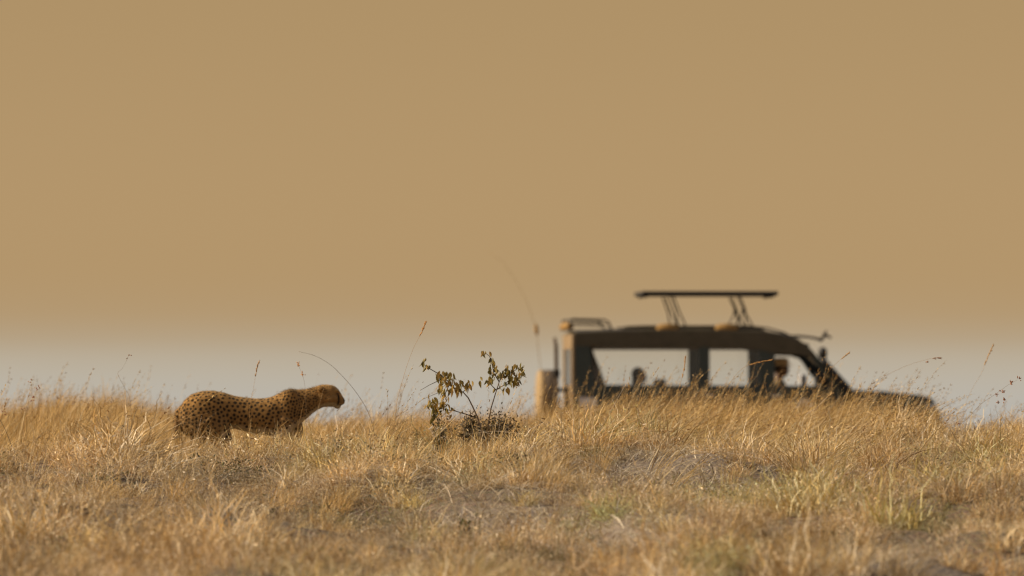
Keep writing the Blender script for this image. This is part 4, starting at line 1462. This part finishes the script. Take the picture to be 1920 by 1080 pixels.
def bush(label, px, d, w, h, n, pal, seed, group=None, dry=0, leafsize=(.018, .035), top=None):
    """low bush: many woody stems with small leaf clumps through the whole volume"""
    rng = np.random.default_rng(seed)
    gx = (px - 960) * K * d
    gz = tz(gx, d)
    root = empty('low_bush', (gx, d, gz))
    tag(root, label, 'bush', group)
    bm = bmesh.new()
    tips = []
    for i in range(14):
        a = rng.uniform(0, 2 * math.pi)
        rr = rng.uniform(.2, .9)
        tip = np.array([math.cos(a) * w * rr, math.sin(a) * w * rr * .7, h * rng.uniform(.55, 1.0) * (1 - .35 * rr)])
        mid = tip * .5 + rng.normal(0, .03, 3)
        tube(bm, [(tip[0] * .1, tip[1] * .1, -.03), tuple(mid), tuple(tip)], [.006, .0045, .002], 5)
        tips.append((mid, tip))
    finish('stem', bm, M_BARK, root, True)
    V_, C_ = [], []
    pal = np.array(pal)
    for i in range(n):
        m, t = tips[rng.integers(0, len(tips))]
        f = rng.uniform(.1, 1.05)
        c = (m * f * 1.0 + (t - m) * max(f - .3, 0)) + rng.normal(0, 1, 3) * np.array([w * .16, w * .14, h * .12])
        c[2] = max(c[2], .01)
        dr = rng.normal(0, 1, 3) + np.array([0, 0, .5])
        dr /= np.linalg.norm(dr)
        sd = np.cross(dr, rng.normal(0, 1, 3))
        sd /= np.linalg.norm(sd)
        L = rng.uniform(*leafsize)
        W = L * rng.uniform(.18, .3)
        V_ += [c, c + dr * L * .5 + sd * W, c + dr * L, c + dr * L * .5 - sd * W]
        C_ += [pal[rng.integers(0, len(pal))] * rng.uniform(.7, 1.3)] * 4
    me = from_arrays('foliage', V_, np.arange(n * 4).reshape(n, 4), np.array(C_))
    fo = link('foliage', me, M_LEAF, root)
    fo['kind'] = 'stuff'
    for i in range(dry):
        place_leaf(PALE_LEAF[i % 2], root, (rng.normal(0, w * .35), -w * .6 + rng.normal(0, .03), h * rng.uniform(.25, .7)), rng, .6, 'dry_leaf')
    return root


OLIVE = [(.055, .055, .022), (.075, .07, .028), (.04, .042, .018), (.11, .09, .04)]
DUSKY = [(.065, .052, .03), (.085, .066, .036), (.05, .042, .024)]
SAGE = [(.12, .115, .055), (.15, .135, .06), (.09, .09, .045), (.18, .15, .07)]
bush('dark bush with painted shade at the foot of the two leafy saplings', 920, 76.9, .37, .36, 8500, [(.06, .05, .024), (.08, .058, .028), (.05, .042, .02), (.10, .08, .03), (.16, .105, .05), (.22, .14, .06)], 41, leafsize=(.010, .026))  # leaf colours kept dark to carry the deep shade around the stems
bush('brown dried leafy clump under the drooping sapling', 880, 76.4, .075, .40, 650, [(.085, .06, .025), (.12, .08, .03), (.06, .05, .02)], 42)
bush('pale leaved weed hanging dry below the drooping sapling', 822, 76.0, .07, .38, 420, SAGE, 43, dry=22)
bush('olive green bush low at the right edge of the slope', 1868, 71.0, .24, .20, 1500, OLIVE + SAGE[:1], 44)
bush('yellow green weed in front of the vehicle nose', 1642, 80.0, .20, .17, 900, [(.17, .15, .04), (.21, .18, .05), (.13, .125, .04)], 45)
bush('grey green weed on the slope in front of the cheetah hind legs', 215, 73.0, .18, .20, 700, SAGE + DUSKY, 46)
bush('small dusky weed in the grass below the cheetah head', 640, 71.0, .11, .18, 500, SAGE + OLIVE, 47)
bush('dark low weed beside the grey bare patch', 1355, 69.8, .18, .07, 500, OLIVE + DUSKY, 48)
bush('dusky flattened bush in the lower left of the slope', 120, 60.5, .30, .07, 700, [(.14, .10, .05), (.18, .12, .055), (.10, .08, .045)], 49, leafsize=(.010, .022))
bush('small green weed beside the pale straw of the bare patch', 872, 60.5, .04, .16, 150, [(.11, .125, .03), (.14, .14, .04)], 50)


# ----------------------------------------------------------------- single stalks that stand out
def stalk(name, label, pts, d, r, col, seeds=(), seed_col=(.30, .14, .05), ear=None, to_ground=True, group='grass stalks standing out of the slope', cat='grass stalk'):
    rng = np.random.default_rng(abs(hash(label)) % 10 ** 6 if False else sum(map(ord, label)))
    P = [at(a, b, d) for a, b in pts]
    if to_ground:
        g = P[0].copy()
        g[2] = tz(g[0], d) - .02
        g[0] -= (P[1][0] - P[0][0]) * .3
        P = [g] + P
    O = P[0].copy()
    # smooth the line
    n = len(P)
    tt = np.linspace(0, n - 1, (n - 1) * 4 + 1)
    A = np.array(P)

    def cr_(t):
        i = min(int(t), n - 2)
        f = t - i
        p0, p1, p2, p3 = A[max(i - 1, 0)], A[i], A[i + 1], A[min(i + 2, n - 1)]
        return .5 * (2 * p1 + (p2 - p0) * f + (2 * p0 - 5 * p1 + 4 * p2 - p3) * f * f + (3 * p1 - p0 - 3 * p2 + p3) * f ** 3)
    L = [cr_(t) - O for t in tt]
    root = empty(name, tuple(O))
    tag(root, label, cat, group)
    m = mat('stalk', col, .7, noise=.25, scale=30)
    bark('stem', [tuple(p) for p in L], list(np.linspace(r * .62, r * .27, len(L))), root, m)
    sm = None

    def husk(bm, p, dr, ln, w):
        dr = Vector(dr).normalized()
        tube(bm, [p, Vector(p) + dr * ln * .3, Vector(p) + dr * ln * .7, Vector(p) + dr * ln], [w * .3, w, w * .8, w * .15], 5)
    if seeds or ear:
        sm = mat('seed_husk', seed_col, .7, noise=.4, scale=60)
        bm = bmesh.new()
        for a, b, k in seeds:
            c = at(a, b, d) - O
            for _ in range(k):
                husk(bm, tuple(c + rng.normal(0, .006, 3)), rng.normal(0, 1, 3) + np.array([.3, 0, .4]), rng.uniform(.012, .022), .0035)
        if ear:
            k0 = int(len(L) * (1 - ear))
            for i in range(k0, len(L) - 1):
                for _ in range(7):
                    f = rng.uniform()
                    p = L[i] * (1 - f) + L[i + 1] * f
                    husk(bm, tuple(p), (L[i + 1] - L[i]) / np.linalg.norm(L[i + 1] - L[i]) + rng.normal(0, .22, 3), rng.uniform(.014, .022), .0028)
        finish('seed_head', bm, sm, root, True)
    return root


BROWN, STRAW, GOLDC, PALE = (.15, .10, .06), (.40, .27, .13), (.40, .23, .08), (.58, .46, .33)
stalk('grass_stalk', 'long dark stalk arching over in front of the cheetah face', [(702, 815), (690, 772), (665, 732), (637, 700), (617, 682), (590, 667), (560, 659)], 79, .0035, BROWN)
stalk('grass_stalk', 'thin stem with two rusty seed clumps above the cheetah neck', [(574, 770), (572, 726), (567, 703), (559, 684)], 79, .002, (.22, .14, .07), [(559, 684, 9), (568, 701, 7)], (.42, .20, .06))
stalk('grass_stalk', 'tallest stalk with an orange ear reaching up left of the saplings', [(742, 770), (757, 705), (774, 656), (790, 624), (798, 605)], 76, .0022, GOLDC, ear=.28, seed_col=(.42, .21, .06))
stalk('grass_stalk', 'upright stalk with a slim ear above the cheetah back', [(468, 770), (474, 735), (480, 700), (485, 679)], 80, .002, GOLDC, ear=.32, seed_col=(.34, .19, .07))
stalk('grass_stalk', 'dark bare stick leaning at the left edge of the grass', [(36, 890), (26, 850), (12, 810), (-4, 780)], 74, .0045, (.06, .045, .035))
stalk('grass_stalk', 'stem with small red brown seeds at the far left', [(45, 800), (48, 765), (56, 735), (72, 722)], 75, .0017, (.25, .15, .08), [(55, 715, 3), (71, 727, 4), (62, 746, 5), (44, 769, 3), (60, 752, 3), (8, 775, 3)], (.26, .10, .04))
stalk('grass_stalk', 'crooked stem with one dark bud left of the cheetah', [(245, 760), (234, 728), (221, 701), (230, 690), (241, 668)], 78, .002, (.22, .14, .08), [(241, 668, 4)], (.20, .08, .03))
stalk('grass_stalk', 'branching stem with rusty seeds at the right edge', [(1796, 806), (1815, 784), (1840, 757), (1868, 738), (1890, 722), (1908, 712)], 76, .0024, (.24, .15, .08), [(1896, 717, 9), (1909, 711, 5), (1880, 735, 6), (1868, 741, 4), (1882, 750, 6), (1871, 756, 4), (1797, 794, 3)], (.28, .11, .04))
stalk('grass_stalk', 'tall blurred ear rising alone at the far right', [(1800, 800), (1815, 745), (1840, 700), (1850, 674), (1862, 648)], 86, .002, GOLDC, ear=.3, seed_col=(.44, .26, .09))
stalk('grass_stalk', 'pale straw stalk leaning across the rear window of the vehicle', [(1105, 842), (1130, 797), (1155, 752), (1177, 715)], 76, .0030, PALE)
stalk('grass_stalk', 'pale straw stalk leaning below the windscreen pillar', [(1505, 792), (1530, 766), (1545, 750), (1560, 738)], 77, .0030, PALE, ear=.2, seed_col=(.50, .33, .14))
stalk('grass_stalk', 'golden stalk bent across the middle window of the vehicle', [(1330, 790), (1355, 740), (1385, 697), (1412, 682), (1446, 675)], 80, .0026, GOLDC, ear=.25, seed_col=(.42, .22, .06))
stalk('grass_stalk', 'golden stalk standing against the middle pillar of the vehicle', [(1262, 790), (1270, 740), (1281, 700), (1285, 672)], 80, .0026, GOLDC, ear=.3, seed_col=(.42, .22, .06))
stalk('grass_stalk', 'stalk with a feathery ear leaning above the vehicle hood', [(1500, 780), (1530, 730), (1555, 695), (1575, 675), (1592, 662)], 82, .0024, GOLDC, ear=.22, seed_col=(.44, .25, .08))
stalk('grass_stalk', 'stalk with seeds leaning high over the vehicle nose', [(1590, 790), (1640, 720), (1690, 690), (1738, 674), (1762, 671)], 82, .0022, GOLDC, [(1738, 680, 6)], (.30, .13, .05), ear=.15)
stalk('grass_stalk', 'pale stalk arching beside the cheetah hind feet', [(300, 905), (310, 878), (330, 865), (355, 862), (378, 873)], 76, .003, PALE)
stalk('grass_stalk', 'thick pale stalk crossing the cheetah shoulder', [(545, 860), (556, 815), (566, 770), (574, 732)], 80, .0030, GOLDC)
stalk('grass_stalk', 'pale stalk rising in front of the cheetah chest', [(575, 850), (585, 805), (597, 765), (607, 728)], 79.5, .0026, STRAW)
stalk('grass_stalk', 'short bright stalk in front of the cheetah rump', [(352, 880), (362, 845), (371, 810), (378, 780)], 79, .0026, PALE)
stalk('grass_stalk', 'bent pale stalk in the dry grass left of the cheetah', [(160, 860), (140, 825), (128, 812), (115, 810), (112, 816)], 76, .003, PALE)
stalk('straw', 'white straw lying flat across the grass below the cheetah belly', [(500, 827), (518, 833), (536, 840), (552, 847)], 78, .0048, (.62, .52, .40), to_ground=False, group=None, cat='straw')
stalk('straw', 'pale broken straw slanting left of the grey bare patch', [(1072, 893), (1085, 884), (1098, 876), (1110, 869)], 70, .0048, (.60, .50, .37), to_ground=False, group=None, cat='straw')
stalk('straw', 'pale straw standing tilted on the grey bare patch', [(1269, 892), (1264, 878), (1259, 868), (1254, 858)], 70, .0040, (.60, .50, .37), to_ground=False, group=None, cat='straw')
